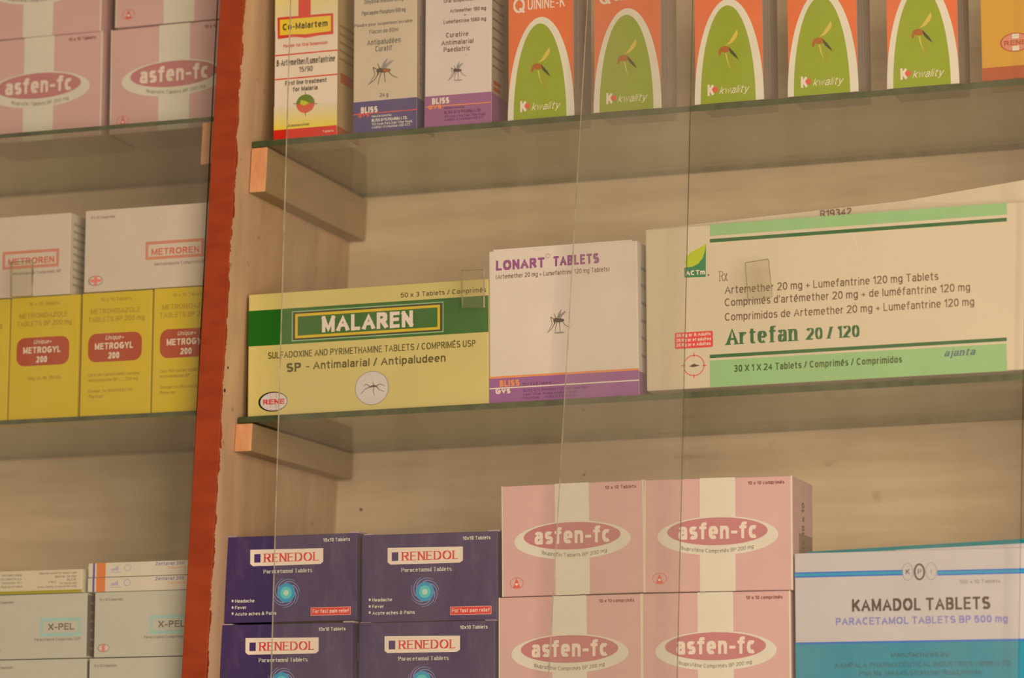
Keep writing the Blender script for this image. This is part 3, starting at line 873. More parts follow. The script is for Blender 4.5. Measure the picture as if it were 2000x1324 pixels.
  {'k':'text','n':'lettering','c':'ink2','L':5,'a':[8.3,54.36,105.62],'cap':6.25,'s':'Co-Malartem','w':0.17,'st':'sans'},
  {'k':'text','n':'lettering','c':'vred2','L':3,'a':[9.09,54.52,88.51],'cap':3.3,'s':'Powder for Oral Suspension','w':0.14,'st':'sans'},
  {'k':'rect','n':'rule','c':'vred2','L':2,'a':[-0.2,80.92,65.04,82.22]},
  {'k':'rect','n':'rule','c':'vred2','L':2,'a':[0.08,57.54,64.72,58.83]},
  {'k':'text','n':'lettering','c':'ink2','L':3,'a':[2.31,62.21,70.88],'cap':6.23,'s':'ß-Artemether/Lumefantrine','w':0.12,'st':'sans'},
  {'k':'text','n':'lettering','c':'ink2','L':3,'a':[25.52,39.35,63.41],'cap':5.23,'s':'15/90','w':0.11,'st':'sans'},
  {'k':'text','n':'lettering','c':'ink2','L':3,'a':[11.47,53.81,51.56],'cap':4.38,'s':'First line treatment','w':0.15,'st':'sans'},
  {'k':'text','n':'lettering','c':'ink2','L':3,'a':[19.25,44.72,45.07],'cap':4.37,'s':'for Malaria','w':0.15,'st':'sans'},
  {'k':'ell','n':'globe','c':'coral','L':2,'a':[32.32,32.4,9.45,8.93]},
  {'k':'half','n':'globe_top','c':'mossgreen','L':3,'a':[32.32,32.4,9.45,8.93]},
  {'k':'poly','n':'globe_patch','c':'yellowgreen','L':4,'p':[[27.76,36.24],[33.03,34.82],[36.2,32.58],[30.97,30.52],[26.75,32.85]]},
  {'k':'rect','n':'globe_tick','c':'ink2','L':2,'a':[31.9,40.34,32.53,43.81]},
  {'k':'rect','n':'globe_tick','c':'ink2','L':2,'a':[32.11,20.5,32.74,24.46]},
  {'k':'rect','n':'globe_tick','c':'ink2','L':2,'a':[19.91,32.96,23.59,33.56]},
  {'k':'rect','n':'globe_tick','c':'ink2','L':2,'a':[40.92,31.25,44.59,31.84]},
  {'k':'text','n':'lettering','c':'ink2','L':3,'a':[13.31,36.42,11.21],'cap':2.48,'s':'AB pharmaceuticals','w':0.12,'st':'sans'},
  {'k':'text','n':'lettering','c':'blush','L':4,'a':[50.09,61.55,3.09],'cap':1.97,'s':'Tablets','w':0.14,'st':'sans'},
],
'bliss_b': [
  {'k':'rect','n':'band','c':'navy','L':1,'a':[0.0,0.0,63.84,29.92]},
  {'k':'rect','n':'band_rule','c':'scarlet','L':2,'a':[0.05,17.66,64.45,18.54]},
  {'k':'text','n':'lettering','c':'ivory','L':3,'a':[7.83,24.74,18.68],'cap':5.9,'s':'BLISS','w':0.25,'st':'sans'},
  {'k':'text','n':'lettering','c':'scarlet','L':3,'a':[5.26,16.13,14.72],'cap':4.18,'s':'GVS','w':0.25,'st':'sans'},
  {'k':'text','n':'lettering','c':'pale','L':3,'a':[18.72,38.82,13.98],'cap':2.21,'s':'Manufactured by:','w':0.14,'st':'sans'},
  {'k':'text','n':'lettering','c':'pale','L':3,'a':[18.74,54.75,9.65],'cap':2.94,'s':'BLISS GVS PHARMA LTD.','w':0.2,'st':'sans'},
  {'k':'text','n':'lettering','c':'pale','L':3,'a':[18.76,59.88,6.26],'cap':2.45,'s':'102 Hyde Park,Saki Vihar Road,','w':0.13,'st':'sans'},
  {'k':'text','n':'lettering','c':'pale','L':3,'a':[18.78,57.33,3.18],'cap':2.45,'s':'Andheri (E),Mumbai 400 072','w':0.13,'st':'sans'},
  {'k':'text','n':'lettering','c':'greyink','L':2,'a':[26.37,35.39,32.95],'cap':3.93,'s':'24 g','w':0.15,'st':'sans'},
  {'k':'mosq','n':'mosquito_print','c':'ink','L':2,'a':[29.86,57.64,16.02,13.31],'v':'red'},
  {'k':'text','n':'lettering','c':'greyink','L':2,'a':[13.66,47.59,83.72],'cap':5.44,'s':'Antipaludéen','w':0.14,'st':'sans'},
  {'k':'text','n':'lettering','c':'greyink','L':2,'a':[22.0,39.06,77.06],'cap':5.19,'s':'Curatif','w':0.14,'st':'sans'},
  {'k':'text','n':'lettering','c':'greyink','L':2,'a':[0.96,59.37,102.3],'cap':3.17,'s':'Poudre pour suspension buvable','w':0.15,'st':'sans'},
  {'k':'text','n':'lettering','c':'greyink','L':2,'a':[16.04,45.08,94.6],'cap':4.06,'s':'Flacon de 60ml','w':0.12,'st':'sans'},
  {'k':'text','n':'lettering','c':'greyink','L':2,'a':[8.29,52.53,113.18],'cap':4.07,'s':'Piperaquine Phosphate 600 mg','w':0.12,'st':'sans'},
  {'k':'text','n':'lettering','c':'greyink','L':2,'a':[10.83,50.22,124.09],'cap':4.07,'s':'Dihydroartemisinin 80 mg','w':0.12,'st':'sans'},
],
'bliss_p': [
  {'k':'rect','n':'band','c':'mulberry','L':1,'a':[0.0,0.0,65.69,29.52]},
  {'k':'rect','n':'band_rule','c':'orange','L':2,'a':[1.8,19.07,65.32,19.95]},
  {'k':'text','n':'lettering','c':'ivory','L':3,'a':[7.36,24.48,21.56],'cap':5.85,'s':'BLISS','w':0.25,'st':'sans'},
  {'k':'text','n':'lettering','c':'orange','L':3,'a':[3.85,16.52,16.86],'cap':4.15,'s':'GVS','w':0.25,'st':'sans'},
  {'k':'text','n':'lettering','c':'deepplum','L':3,'a':[19.56,39.74,16.16],'cap':2.19,'s':'Manufactured by:','w':0.14,'st':'sans'},
  {'k':'text','n':'lettering','c':'deepplum','L':3,'a':[19.59,55.84,11.43],'cap':2.92,'s':'BLISS GVS PHARMA LTD.','w':0.18,'st':'sans'},
  {'k':'text','n':'lettering','c':'deepplum','L':3,'a':[19.62,60.37,7.86],'cap':2.43,'s':'102 Hyde Park,Saki Vihar Road,','w':0.13,'st':'sans'},
  {'k':'text','n':'lettering','c':'deepplum','L':3,'a':[19.64,58.38,4.78],'cap':2.43,'s':'Andheri (E),Mumbai 400 072','w':0.13,'st':'sans'},
  {'k':'mosq','n':'mosquito_print','c':'ink','L':2,'a':[31.95,51.8,9.35,9.77],'v':'dark'},
  {'k':'text','n':'lettering','c':'umber','L':2,'a':[20.69,42.86,84.3],'cap':4.66,'s':'Curative','w':0.14,'st':'sans'},
  {'k':'text','n':'lettering','c':'umber','L':2,'a':[16.07,47.9,77.13],'cap':4.66,'s':'Antimalarial','w':0.14,'st':'sans'},
  {'k':'text','n':'lettering','c':'umber','L':2,'a':[18.56,44.61,70.41],'cap':4.65,'s':'Paediatric','w':0.14,'st':'sans'},
  {'k':'text','n':'lettering','c':'umber','L':2,'a':[24.43,60.18,107.84],'cap':3.63,'s':'Artemether 180 mg','w':0.15,'st':'sans'},
  {'k':'text','n':'lettering','c':'umber','L':2,'a':[37.94,40.72,103.83],'cap':2.46,'s':'+','w':0.15,'st':'sans'},
  {'k':'text','n':'lettering','c':'umber','L':2,'a':[18.36,60.23,97.69],'cap':3.63,'s':'Lumefantrine 1080 mg','w':0.15,'st':'sans'},
  {'k':'text','n':'lettering','c':'umber','L':2,'a':[18.21,53.78,117.86],'cap':3.64,'s':'Oral Suspension of','w':0.14,'st':'sans'},
],
'quinine': [
  {'k':'rect','n':'front_panel','c':'quinine','L':0.5,'a':[0.25,0.0,63.15,130.0]},
  {'k':'arch','n':'arch_border','c':'cream','L':1,'a':[31.65,0.0,32.2,95.75]},
  {'k':'arch','n':'arch_field','c':'grass','L':2,'a':[30.67,0.0,25.57,89.63]},
  {'k':'poly','n':'mosquito_wing','c':'wing','L':3,'p':[[28.79,52.52],[32.25,55.56],[36.21,61.41],[39.67,66.34],[40.64,62.46],[38.66,58.35],[34.71,54.41]]},
  {'k':'poly','n':'mosquito_body','c':'rust','L':3,'p':[[22.36,47.35],[23.85,51.03],[27.31,52.17],[31.26,51.37],[33.72,49.27],[32.23,46.55],[28.29,45.92],[25.33,47.11],[23.84,43.91],[22.36,44.03]]},
  {'k':'poly','n':'mosquito_abdomen','c':'ink3','L':4,'p':[[31.75,50.86],[35.19,47.25],[38.14,43.69],[41.08,38.24],[36.66,41.92],[33.22,45.52]]},
  {'k':'poly','n':'mosquito_leg','c':'wing','L':3,'p':[[28.29,45.92],[29.77,45.32],[31.23,37.62],[33.68,28.42],[32.21,32.8],[29.76,38.69]]},
  {'k':'poly','n':'mosquito_leg','c':'amberleg','L':3,'p':[[34.2,42.12],[36.15,36.27],[34.66,28.82],[33.68,28.9],[35.17,36.35],[33.46,41.7]]},
  {'k':'text','n':'lettering','c':'ivory','L':3,'a':[11.46,17.88,7.2],'cap':10.41,'s':'K','w':0.2,'st':'sans'},
  {'k':'ell','n':'logo_dot','c':'scarlet','L':4,'a':[18.62,12.57,2.57,2.6]},
  {'k':'text','n':'lettering','c':'ivory','L':3,'a':[22.32,49.05,7.94],'cap':6.85,'s':'kwality','w':0.09,'st':'sans','shear':0.35},
  {'k':'text','n':'lettering','c':'ivory','L':3,'a':[4.85,16.48,101.27],'cap':14.36,'s':'Q','w':0.13,'st':'sans'},
  {'k':'text','n':'lettering','c':'ivory','L':3,'a':[18.96,55.27,103.46],'cap':10.5,'s':'UININE-K','w':0.11,'st':'sans'},
],
'orangebox': [
  {'k':'rect','n':'base_band','c':'brick','L':1,'a':[0.0,0.0,62.1,11.46]},
  {'k':'ell','n':'emblem','c':'brick','L':1,'a':[29.98,32.42,13.41,8.49]},
  {'k':'ell','n':'emblem_field','c':'salmon2','L':2,'a':[29.98,32.42,12.07,7.57]},
  {'k':'rect','n':'emblem_cross','c':'cream','L':3,'a':[27.3,24.84,33.12,39.97]},
  {'k':'rect','n':'emblem_bar','c':'salmon2','L':4,'a':[19.22,29.21,40.72,35.63]},
  {'k':'text','n':'lettering','c':'brick','L':5,'a':[20.05,39.75,29.67],'cap':4.59,'s':'RENE','w':0.22,'st':'sans'},
],
'metroren': [
  {'k':'frame','n':'frame','c':'salmon2','L':1,'a':[64.78,27.78,126.07,45.39],'t':2.91},
  {'k':'text','n':'lettering','c':'rustred','L':2,'a':[70.84,121.36,31.91],'cap':6.35,'s':'METROREN','w':0.19,'st':'sans'},
  {'k':'text','n':'lettering','c':'greyink2','L':2,'a':[74.59,128.51,21.65],'cap':3.12,'s':'Metronidazole Comprimés BP','w':0.13,'st':'sans'},
  {'k':'text','n':'lettering','c':'greyink2','L':2,'a':[5.54,31.57,71.13],'cap':2.71,'s':'10 x 10 Comprimés','w':0.13,'st':'sans'},
  {'k':'ell','n':'emblem','c':'greyink2','L':1,'a':[12.55,10.76,7.94,4.99]},
  {'k':'ell','n':'emblem_field','c':'whiteish','L':2,'a':[12.88,10.74,7.01,4.14]},
  {'k':'rect','n':'emblem_cross','c':'paleredd','L':3,'a':[10.74,6.02,14.3,15.5]},
  {'k':'rect','n':'emblem_bar','c':'paleredd','L':4,'a':[6.64,9.25,18.94,12.24]},
],
'metrogyl': [
  {'k':'rrect','n':'badge','c':'brickred','L':1,'a':[7.44,52.7,64.12,80.22],'rad':8.52},
  {'k':'text','n':'lettering','c':'peach','L':2,'on':'badge','a':[25.41,44.82,73.85],'cap':4.18,'s':'Unique+','w':0.13,'st':'sans','shear':0.3},
  {'k':'text','n':'lettering','c':'peach','L':2,'on':'badge','a':[14.28,54.86,64.69],'cap':6.29,'s':'METROGYL','w':0.2,'st':'sans'},
  {'k':'text','n':'lettering','c':'peach','L':2,'on':'badge','a':[28.23,40.67,55.53],'cap':6.09,'s':'200','w':0.2,'st':'sans'},
  {'k':'text','n':'lettering','c':'gold','L':2,'a':[19.61,52.65,111.21],'cap':3.46,'s':'10 x 10 Tablets','w':0.13,'st':'sans'},
  {'k':'text','n':'lettering','c':'gold','L':2,'a':[9.23,61.58,99.22],'cap':4.93,'s':'METRONIDAZOLE','w':0.13,'st':'sans'},
  {'k':'text','n':'lettering','c':'gold','L':2,'a':[6.76,66.11,91.48],'cap':4.93,'s':'TABLETS BP 200 mg','w':0.13,'st':'sans'},
  {'k':'text','n':'lettering','c':'gold','L':2,'a':[8.2,62.36,39.02],'cap':3.04,'s':'Each film coated tablet contains','w':0.14,'st':'sans'},
  {'k':'text','n':'lettering','c':'gold','L':2,'a':[8.34,60.69,33.87],'cap':3.04,'s':'Metronidazole BP ....... 200 mg','w':0.14,'st':'sans'},
  {'k':'text','n':'lettering','c':'gold','L':2,'a':[8.62,55.34,23.52],'cap':3.03,'s':'Dosage :As directed by the','w':0.14,'st':'sans'},
  {'k':'text','n':'lettering','c':'gold','L':2,'a':[8.76,24.48,18.33],'cap':3.04,'s':'Physician','w':0.14,'st':'sans'},
],
'metrogyl2': [
  {'k':'rrect','n':'badge','c':'brickred','L':1,'a':[7.44,52.7,64.12,80.22],'rad':8.52},
  {'k':'text','n':'lettering','c':'peach','L':2,'on':'badge','a':[25.41,44.82,73.85],'cap':4.18,'s':'Unique+','w':0.13,'st':'sans','shear':0.3},
  {'k':'text','n':'lettering','c':'peach','L':2,'on':'badge','a':[14.28,54.86,64.69],'cap':6.29,'s':'METROGYL','w':0.2,'st':'sans'},
  {'k':'text','n':'lettering','c':'peach','L':2,'on':'badge','a':[28.23,40.67,55.53],'cap':6.09,'s':'200','w':0.2,'st':'sans'},
  {'k':'text','n':'lettering','c':'gold','L':2,'a':[19.61,52.65,111.21],'cap':3.46,'s':'10 x 10 Tablets','w':0.13,'st':'sans'},
  {'k':'text','n':'lettering','c':'gold','L':2,'a':[9.23,61.58,99.22],'cap':4.93,'s':'METRONIDAZOLE','w':0.13,'st':'sans'},
  {'k':'text','n':'lettering','c':'gold','L':2,'a':[6.76,66.11,91.48],'cap':4.93,'s':'TABLETS BP 200 mg','w':0.13,'st':'sans'},
  {'k':'text','n':'lettering','c':'gold','L':2,'a':[21.0,56.02,38.88],'cap':3.18,'s':'Mfg. Lic. No. 29/304','w':0.14,'st':'sans'},
],
'xpel': [
  {'k':'frame','n':'frame','c':'paleblue','L':1,'a':[57.64,20.63,101.02,38.19],'t':3.26},
  {'k':'text','n':'lettering','c':'taupe','L':2,'a':[66.15,93.9,26.63],'cap':6.25,'s':'X-PEL','w':0.17,'st':'sans'},
  {'k':'text','n':'lettering','c':'greyink2','L':2,'a':[52.14,100.62,16.62],'cap':2.79,'s':'Paracetamol Comprimés USP','w':0.13,'st':'sans'},
  {'k':'text','n':'lettering','c':'greyink2','L':2,'a':[4.91,29.13,52.83],'cap':2.43,'s':'10 x 10 Comprimés','w':0.14,'st':'sans'},
  {'k':'ell','n':'emblem','c':'greyink2','L':1,'a':[10.03,8.66,6.06,3.87]},
  {'k':'ell','n':'emblem_field','c':'whiteish','L':2,'a':[10.3,8.66,5.28,3.19]},
  {'k':'rect','n':'emblem_cross','c':'paleredd','L':3,'a':[8.38,5.03,11.68,12.29]},
],
'zentavat': [
  {'k':'rect','n':'edge_line','c':'indigo','L':1,'a':[5.27,0.0,7.38,13.4]},
  {'k':'rect','n':'orange_block','c':'orange2','L':1,'a':[9.23,0.0,18.6,13.4]},
  {'k':'poly','n':'emblem','c':'lilac','L':1,'p':[[23.83,6.99],[29.19,8.68],[31.84,10.91],[32.49,5.82],[24.94,5.57]]},
  {'k':'rect','n':'emblem_line','c':'lilac','L':1,'a':[23.89,3.83,35.22,4.52]},
  {'k':'ring','n':'emblem_ring','c':'lilac','L':1,'a':[41.6,8.04,3.77,3.23],'t':0.86},
  {'k':'text','n':'lettering','c':'indigo2','L':1,'a':[70.26,100.36,9.33],'cap':3.12,'s':'Zentavat 200','w':0.16,'st':'sans'},
  {'k':'text','n':'lettering','c':'orange3','L':1,'a':[83.14,101.49,5.69],'cap':2.29,'s':'Tablets','w':0.16,'st':'sans'},
],
'creambox': [
  {'k':'rect','n':'base_strip','c':'oldgold','L':1,'a':[0.0,0.0,142.58,2.9]},
  {'k':'text','n':'lettering','c':'greyink2','L':1,'a':[57.3,78.67,17.14],'cap':2.25,'s':'Each tablet contains','w':0.13,'st':'sans'},
  {'k':'text','n':'lettering','c':'greyink2','L':1,'a':[56.31,78.77,13.49],'cap':2.25,'s':'Excipients q.s.','w':0.13,'st':'sans'},
  {'k':'text','n':'lettering','c':'greyink2','L':1,'a':[57.52,78.87,9.81],'cap':2.25,'s':'Store below 30 C','w':0.13,'st':'sans'},
  {'k':'text','n':'lettering','c':'greyink2','L':1,'a':[56.53,78.98,6.17],'cap':2.24,'s':'Keep out of reach','w':0.13,'st':'sans'},
  {'k':'text','n':'lettering','c':'greyink2','L':1,'a':[97.19,136.75,17.94],'cap':2.24,'s':'Manufactured for export sale','w':0.13,'st':'sans'},
  {'k':'text','n':'lettering','c':'greyink2','L':1,'a':[114.12,136.83,14.55],'cap':2.23,'s':'Batch No.  Exp. Date','w':0.13,'st':'sans'},
  {'k':'text','n':'lettering','c':'greyink2','L':1,'a':[126.65,136.37,11.48],'cap':2.23,'s':'Mfg. Lic. No.','w':0.13,'st':'sans'},
  {'k':'text','n':'lettering','c':'greyink2','L':1,'a':[107.2,114.79,9.62],'cap':2.23,'s':'R  Sch. H','w':0.13,'st':'sans'},
  {'k':'text','n':'lettering','c':'greyink2','L':1,'a':[119.16,136.99,8.18],'cap':2.23,'s':'For oral use only','w':0.13,'st':'sans'},
  {'k':'text','n':'lettering','c':'greyink2','L':1,'a':[95.36,137.07,5.11],'cap':2.23,'s':'to be sold by prescription only','w':0.13,'st':'sans'},
],
}
# ------------------------------------------------------------------ the cabinet
LEAN = 0.0442          # the upright board leans a little
T = 0.025              # its thickness
S = 0.0329             # shelves start this far behind its front edge
D = 0.2867             # depth to the back panel
ZB, ZT = -0.47, 0.66

cabinet = thing('display_cabinet', 'beige painted wooden display cabinet with a red front edge on its upright divider', 'cabinet', (0, 0, ZB))


def cab(o):
    o.parent = cabinet
    o.location = (0, 0, -ZB)
    return o


def upright(name, x, m):
    c = [(x - T + LEAN * ZB, ZB), (x + LEAN * ZB, ZB), (x + LEAN * ZT, ZT), (x - T + LEAN * ZT, ZT)]
    return cab(slab(name, c, 0.0, D, m, bevel=0.0008))


DIV = divider_mat()
upright('divider', 0.0, DIV)
upright('end_panel', 0.825, DIV)
upright('end_panel', -0.80, DIV)
bw = colour_of('beige')
wall = tone(194, 163, 123, dim=0.80)
BACK = painted_wood('back_panel_paint', tuple(x * 1.06 for x in wall), tuple(x * y for x, y in zip(wall, (.80, .77, .72))), (1.0, 1.0, 9.0), scale=5.0, bump=0.3)
cab(slab('back_panel', [(-T + LEAN * ZB - .79, ZB), (-.012 + LEAN * ZB, ZB), (-.012 + LEAN * ZT, ZT), (-T + LEAN * ZT - .79, ZT)], D, D + .012, BACK))
cab(slab('back_panel', [(-.012 + LEAN * ZB, ZB), (.80, ZB), (.83, ZT), (-.012 + LEAN * ZT, ZT)], D, D + .012, BACK))
BOARD = painted_wood('board_paint', bw, tuple(x * .8 for x in bw), (1, 5, 5))
cab(slab('bottom_board', [(-.84, ZB - .02), (.82, ZB - .02), (.82, ZB), (-.84, ZB)], 0, D, BOARD))
cab(slab('top_board', [(-.80, ZT), (.86, ZT), (.86, ZT + .02), (-.80, ZT + .02)], 0, D, BOARD))

bp_ = tone(160, 126, 86, dim=0.86)
BPAINT = painted_wood('batten_paint', bp_, tuple(x * .78 for x in bp_), (5, 1.2, 5), scale=9)
rw = colour_of('rawwood')
RAW = painted_wood('batten_raw_end', (rw[0] * 1.05, rw[1] * 1.05, rw[2] * 1.02), (rw[0] * .85, rw[1] * .7, rw[2] * .6), (6, 6, 2.5), scale=14, bump=0.6)


def batten(x0, ztop, h, w, side, y0=S, y1=D - .001, tilt=0.0):
    """strip of wood nailed to an upright; its sawn front end was left unpainted"""
    zz = [ztop - h, ztop]
    v = []
    for y in (y0, y1):
        dz = (y - y0) * tilt
        for (xx, z) in ((0, zz[0]), (w, zz[0]), (w, zz[1]), (0, zz[1])):
            v.append((x0 + LEAN * z + (xx if side > 0 else xx - w), y, z + dz))
    f = [(0, 1, 2, 3), (7, 6, 5, 4), (0, 4, 5, 1), (1, 5, 6, 2), (2, 6, 7, 3), (3, 7, 4, 0)]
    o = obj('batten', v, f, [BPAINT, RAW])
    o.data.polygons[0].material_index = 1
    b = o.modifiers.new('bevel', 'BEVEL')
    b.width = 0.0012
    b.segments = 2
    cab(o)


batten(0.0005, 0.2622, 0.0430, 0.0170, 1, tilt=-.006)
batten(0.0, -0.0004, 0.0262, 0.0175, 1, y1=D - .004)
batten(0.0, -0.2755, 0.030, 0.017, 1)
batten(.7995, 0.2640, 0.043, 0.017, -1)
batten(.7995, 0.0050, 0.026, 0.017, -1)
batten(.7995, -0.2755, 0.030, 0.017, -1)
batten(-.0255, 0.2910, 0.0410, 0.0265, -1)
batten(-.0255, 0.0085, 0.028, 0.0165, -1)
batten(-.0255, -0.2830, 0.030, 0.0165, -1)
batten(-.7995, 0.2910, 0.0410, 0.0165, 1)
batten(-.7995, 0.0085, 0.028, 0.0165, 1)
batten(-.7995, -0.2830, 0.030, 0.0165, 1)


# ------------------------------------------------------------------ glass shelves
def shelf(x0, x1, z0, z1, t, label, y0=S):
    c = [(x0, z0), (x1, z1), (x1, z1 + t), (x0, z0 + t)]
    o = slab('glass_shelf', c, y0, D - .0015, [GLASS_SHELF, EDGE_DARK, EDGE_BACK], face_mats=[1, 2, 0, 1, 0, 1])
    tag(o, label, 'shelf', 'green edged glass shelves of the cabinet')
    return o


shelf(.0135, .832, .2627, .2627 + .00251 * .82, .0055, 'green edged glass shelf under the upright syrup cartons at top right')
shelf(.0035, .795, .0003, .0003 + .0075 * .79, .0055, 'green edged glass shelf under the yellow, white and mint striped cartons')
shelf(-.0085, .783, -.2742, -.2742, .0055, 'green edged glass shelf under the purple, pink and teal cartons')
shelf(-.783, -.0145, .2917, .2915, .0042, 'green edged glass shelf under the pink cartons left of the red divider')
shelf(-.797, -.0265, .0080, .0098, .0042, 'green edged glass shelf under the tall yellow cartons')
shelf(-.808, -.0390, -.2826, -.2822, .0055, 'green edged glass shelf under the stacked white cartons at bottom left')


# ------------------------------------------------------------------ sliding glass doors
def door(corners, y0, y1, label, lm, rm, pull):
    root = thing('sliding_glass_door', label, 'glass door', ((corners[0][0] + corners[1][0]) / 2, (y0 + y1) / 2, corners[0][1]), group='sliding glass doors of the cabinet')
    ox, oy, oz = root.location
    c = [(x - ox, z - oz) for x, z in corners]
    mats = [GLASS_DOOR, lm, rm]
    slab('glass_pane', c, y0 - oy, y1 - oy, mats, root, face_mats=[0, 0, 2, 2, 2, 1])
    if pull:
        pc, depth = pull
        q = [(x - ox, z - oz) for x, z in pc]
        p = slab('finger_pull', q, y0 - oy - depth, y0 - oy - .0001, [GLASS_PULL, EDGE_PULL], root, face_mats=[0, 0, 1, 1, 1, 1])
        p['label'] = 'small clear glass finger pull glued on the pane'
    return root


def span(lx, lz, ls, rx, rz, rs, z0=-.4695, z1=.6595):
    return [(lx + ls * (z0 - lz), z0), (rx + rs * (z0 - rz), z0), (rx + rs * (z1 - rz), z1), (lx + ls * (z1 - lz), z1)]


door(span(.0592, .2554, .0173, .4537, .3601, .0322), .0065, .0095,
     'clear dusty glass door pane in front of the yellow carton and purple cartons', EDGE_PALE, EDGE_GREEN,
     ([(.2361, .0913), (.2568, .0910), (.2567, .1258), (.2350, .1262)], .004))
door(span(.3522, .3719, .0625, .7382, -.0349, .0420), .0145, .0175,
     'clear dusty glass door pane in front of the mint striped carton', EDGE_PALE, EDGE_GREEN,
     ([(.5003, .0847), (.5223, .0871), (.5192, .1208), (.4981, .1187)], .0035))
door(span(-.52, .2248, .036, -.0211, .2248, .0362), .0085, .0115,
     'clear dusty glass door pane covering the shelves left of the red divider', EDGE_PALE, EDGE_GREEN,
     ([(-.2247, .1285), (-.2022, .1282), (-.2024, .1625), (-.2254, .1619)], .004))


# ------------------------------------------------------------------ print on the cartons
def flat(name, polys, y, material, parent, ox=0.0):
    """flat shapes lying on the front panel; polys in millimetres"""
    v, f = [], []
    for p in polys:
        b = len(v)
        v += [(q[0] / 1000 - ox, y - (q[2] if len(q) > 2 else 0), q[1] / 1000) for q in p]
        f.append(tuple(range(b, b + len(p))))
    return obj(name, v, f, material, parent)


def ell_pts(cx, cy, rx, ry, n=40, a0=0, a1=360):
    return [(cx + rx * math.cos(math.radians(a0 + (a1 - a0) * i / n)), cy + ry * math.sin(math.radians(a0 + (a1 - a0) * i / n))) for i in range(n if a1 - a0 == 360 else n + 1)]


def ring_polys(cx, cy, rx, ry, t, n=40):
    o_, i_ = ell_pts(cx, cy, rx, ry, n), ell_pts(cx, cy, rx - t, ry - t, n)
    return [[o_[k], o_[(k + 1) % n], i_[(k + 1) % n], i_[k]] for k in range(n)]


def stroke_polys(pts, w0, w1):
    P = [Vector(p) for p in pts]
    out = []
    for i in range(len(P) - 1):
        d = (P[i + 1] - P[i]).normalized()
        n = Vector((-d.y, d.x))
        a = w0 + (w1 - w0) * i / (len(P) - 1)
        b = w0 + (w1 - w0) * (i + 1) / (len(P) - 1)
        out.append([P[i] + n * a / 2, P[i] - n * a / 2, P[i + 1] - n * b / 2, P[i + 1] + n * b / 2])
    return out


def mosquito(e, y, parent, ox):
    cx, cy, sx, sy = e['a']

    def q(pts):
        return [(cx + x * sx, cy + z * sy) for x, z in pts]
    v = e['v']
    ink = mat('ink')
    grp = bpy.data.objects.new
    body = q([(-.42, .02), (-.34, .2), (-.18, .26), (.0, .2), (.2, .2), (.45, .1), (.5, .0), (.36, -.08), (.1, -.12), (-.1, -.1), (-.22, -.06), (-.3, -.26), (-.36, -.24), (-.36, -.06)])
    if v == 'thin':
        body = q([(-.36, .0), (-.16, .16), (.06, .24), (.3, .18), (.4, .02), (.22, .06), (.0, .06), (-.2, .02)])
    o = flat('mosquito_body' if v != 'thin' else e['n'], [body], y, ink, parent, ox)
    if v == 'red':
        flat('mosquito_abdomen', [q([(.0, .16), (.25, .16), (.44, .05), (.32, -.06), (.05, -.08)])], y - .00008, mat('rust'), parent, ox)
    if v != 'thin':
        flat('mosquito_wing', [q([(-.05, .2), (.12, .5), (.5, .72), (.66, .7), (.42, .46), (.2, .22)])], y + .00003, mat('grey'), parent, ox)
        flat('mosquito_wing', [q([(-.12, .24), (.0, .6), (.3, .95), (.2, .6), (.06, .28)])], y + .00003, mat('grey'), parent, ox)
    w = .055 * sx
    legs = [[(-.3, .1), (-.62, .35), (-.5, -.2), (-.8, -.75)], [(-.1, -.05), (-.22, -.5), (-.3, -.95)], [(.08, -.08), (.12, -.5), (.14, -.85)], [(.3, .0), (.55, -.35), (.95, -.6)], [(-.33, -.22), (-.55, -.6), (-.95, -.9)], [(-.2, .2), (-.34, .6)]]
    if v == 'thin':
        legs = [[(-.3, .05), (-.6, -.1), (-.9, -.5)], [(-.2, .1), (-.5, .35), (-.7, .2)], [(.1, .08), (.05, -.3), (.15, -.7)], [(.3, .1), (.5, -.2), (.9, -.4)], [(.3, .15), (.6, .3), (.95, .1)], [(.1, .2), (.0, .5)]]
    for lg in legs:
        flat('mosquito_leg', stroke_polys(q(lg), w, w * .5), y - .00002, ink, parent, ox)
    if v == 'dark':
        flat('mosquito_shadow', [ell_pts(cx + .1 * sx, cy - .92 * sy, sx * .42, sy * .07, 16)], y + .00004, mat('grey'), parent, ox)
    return o


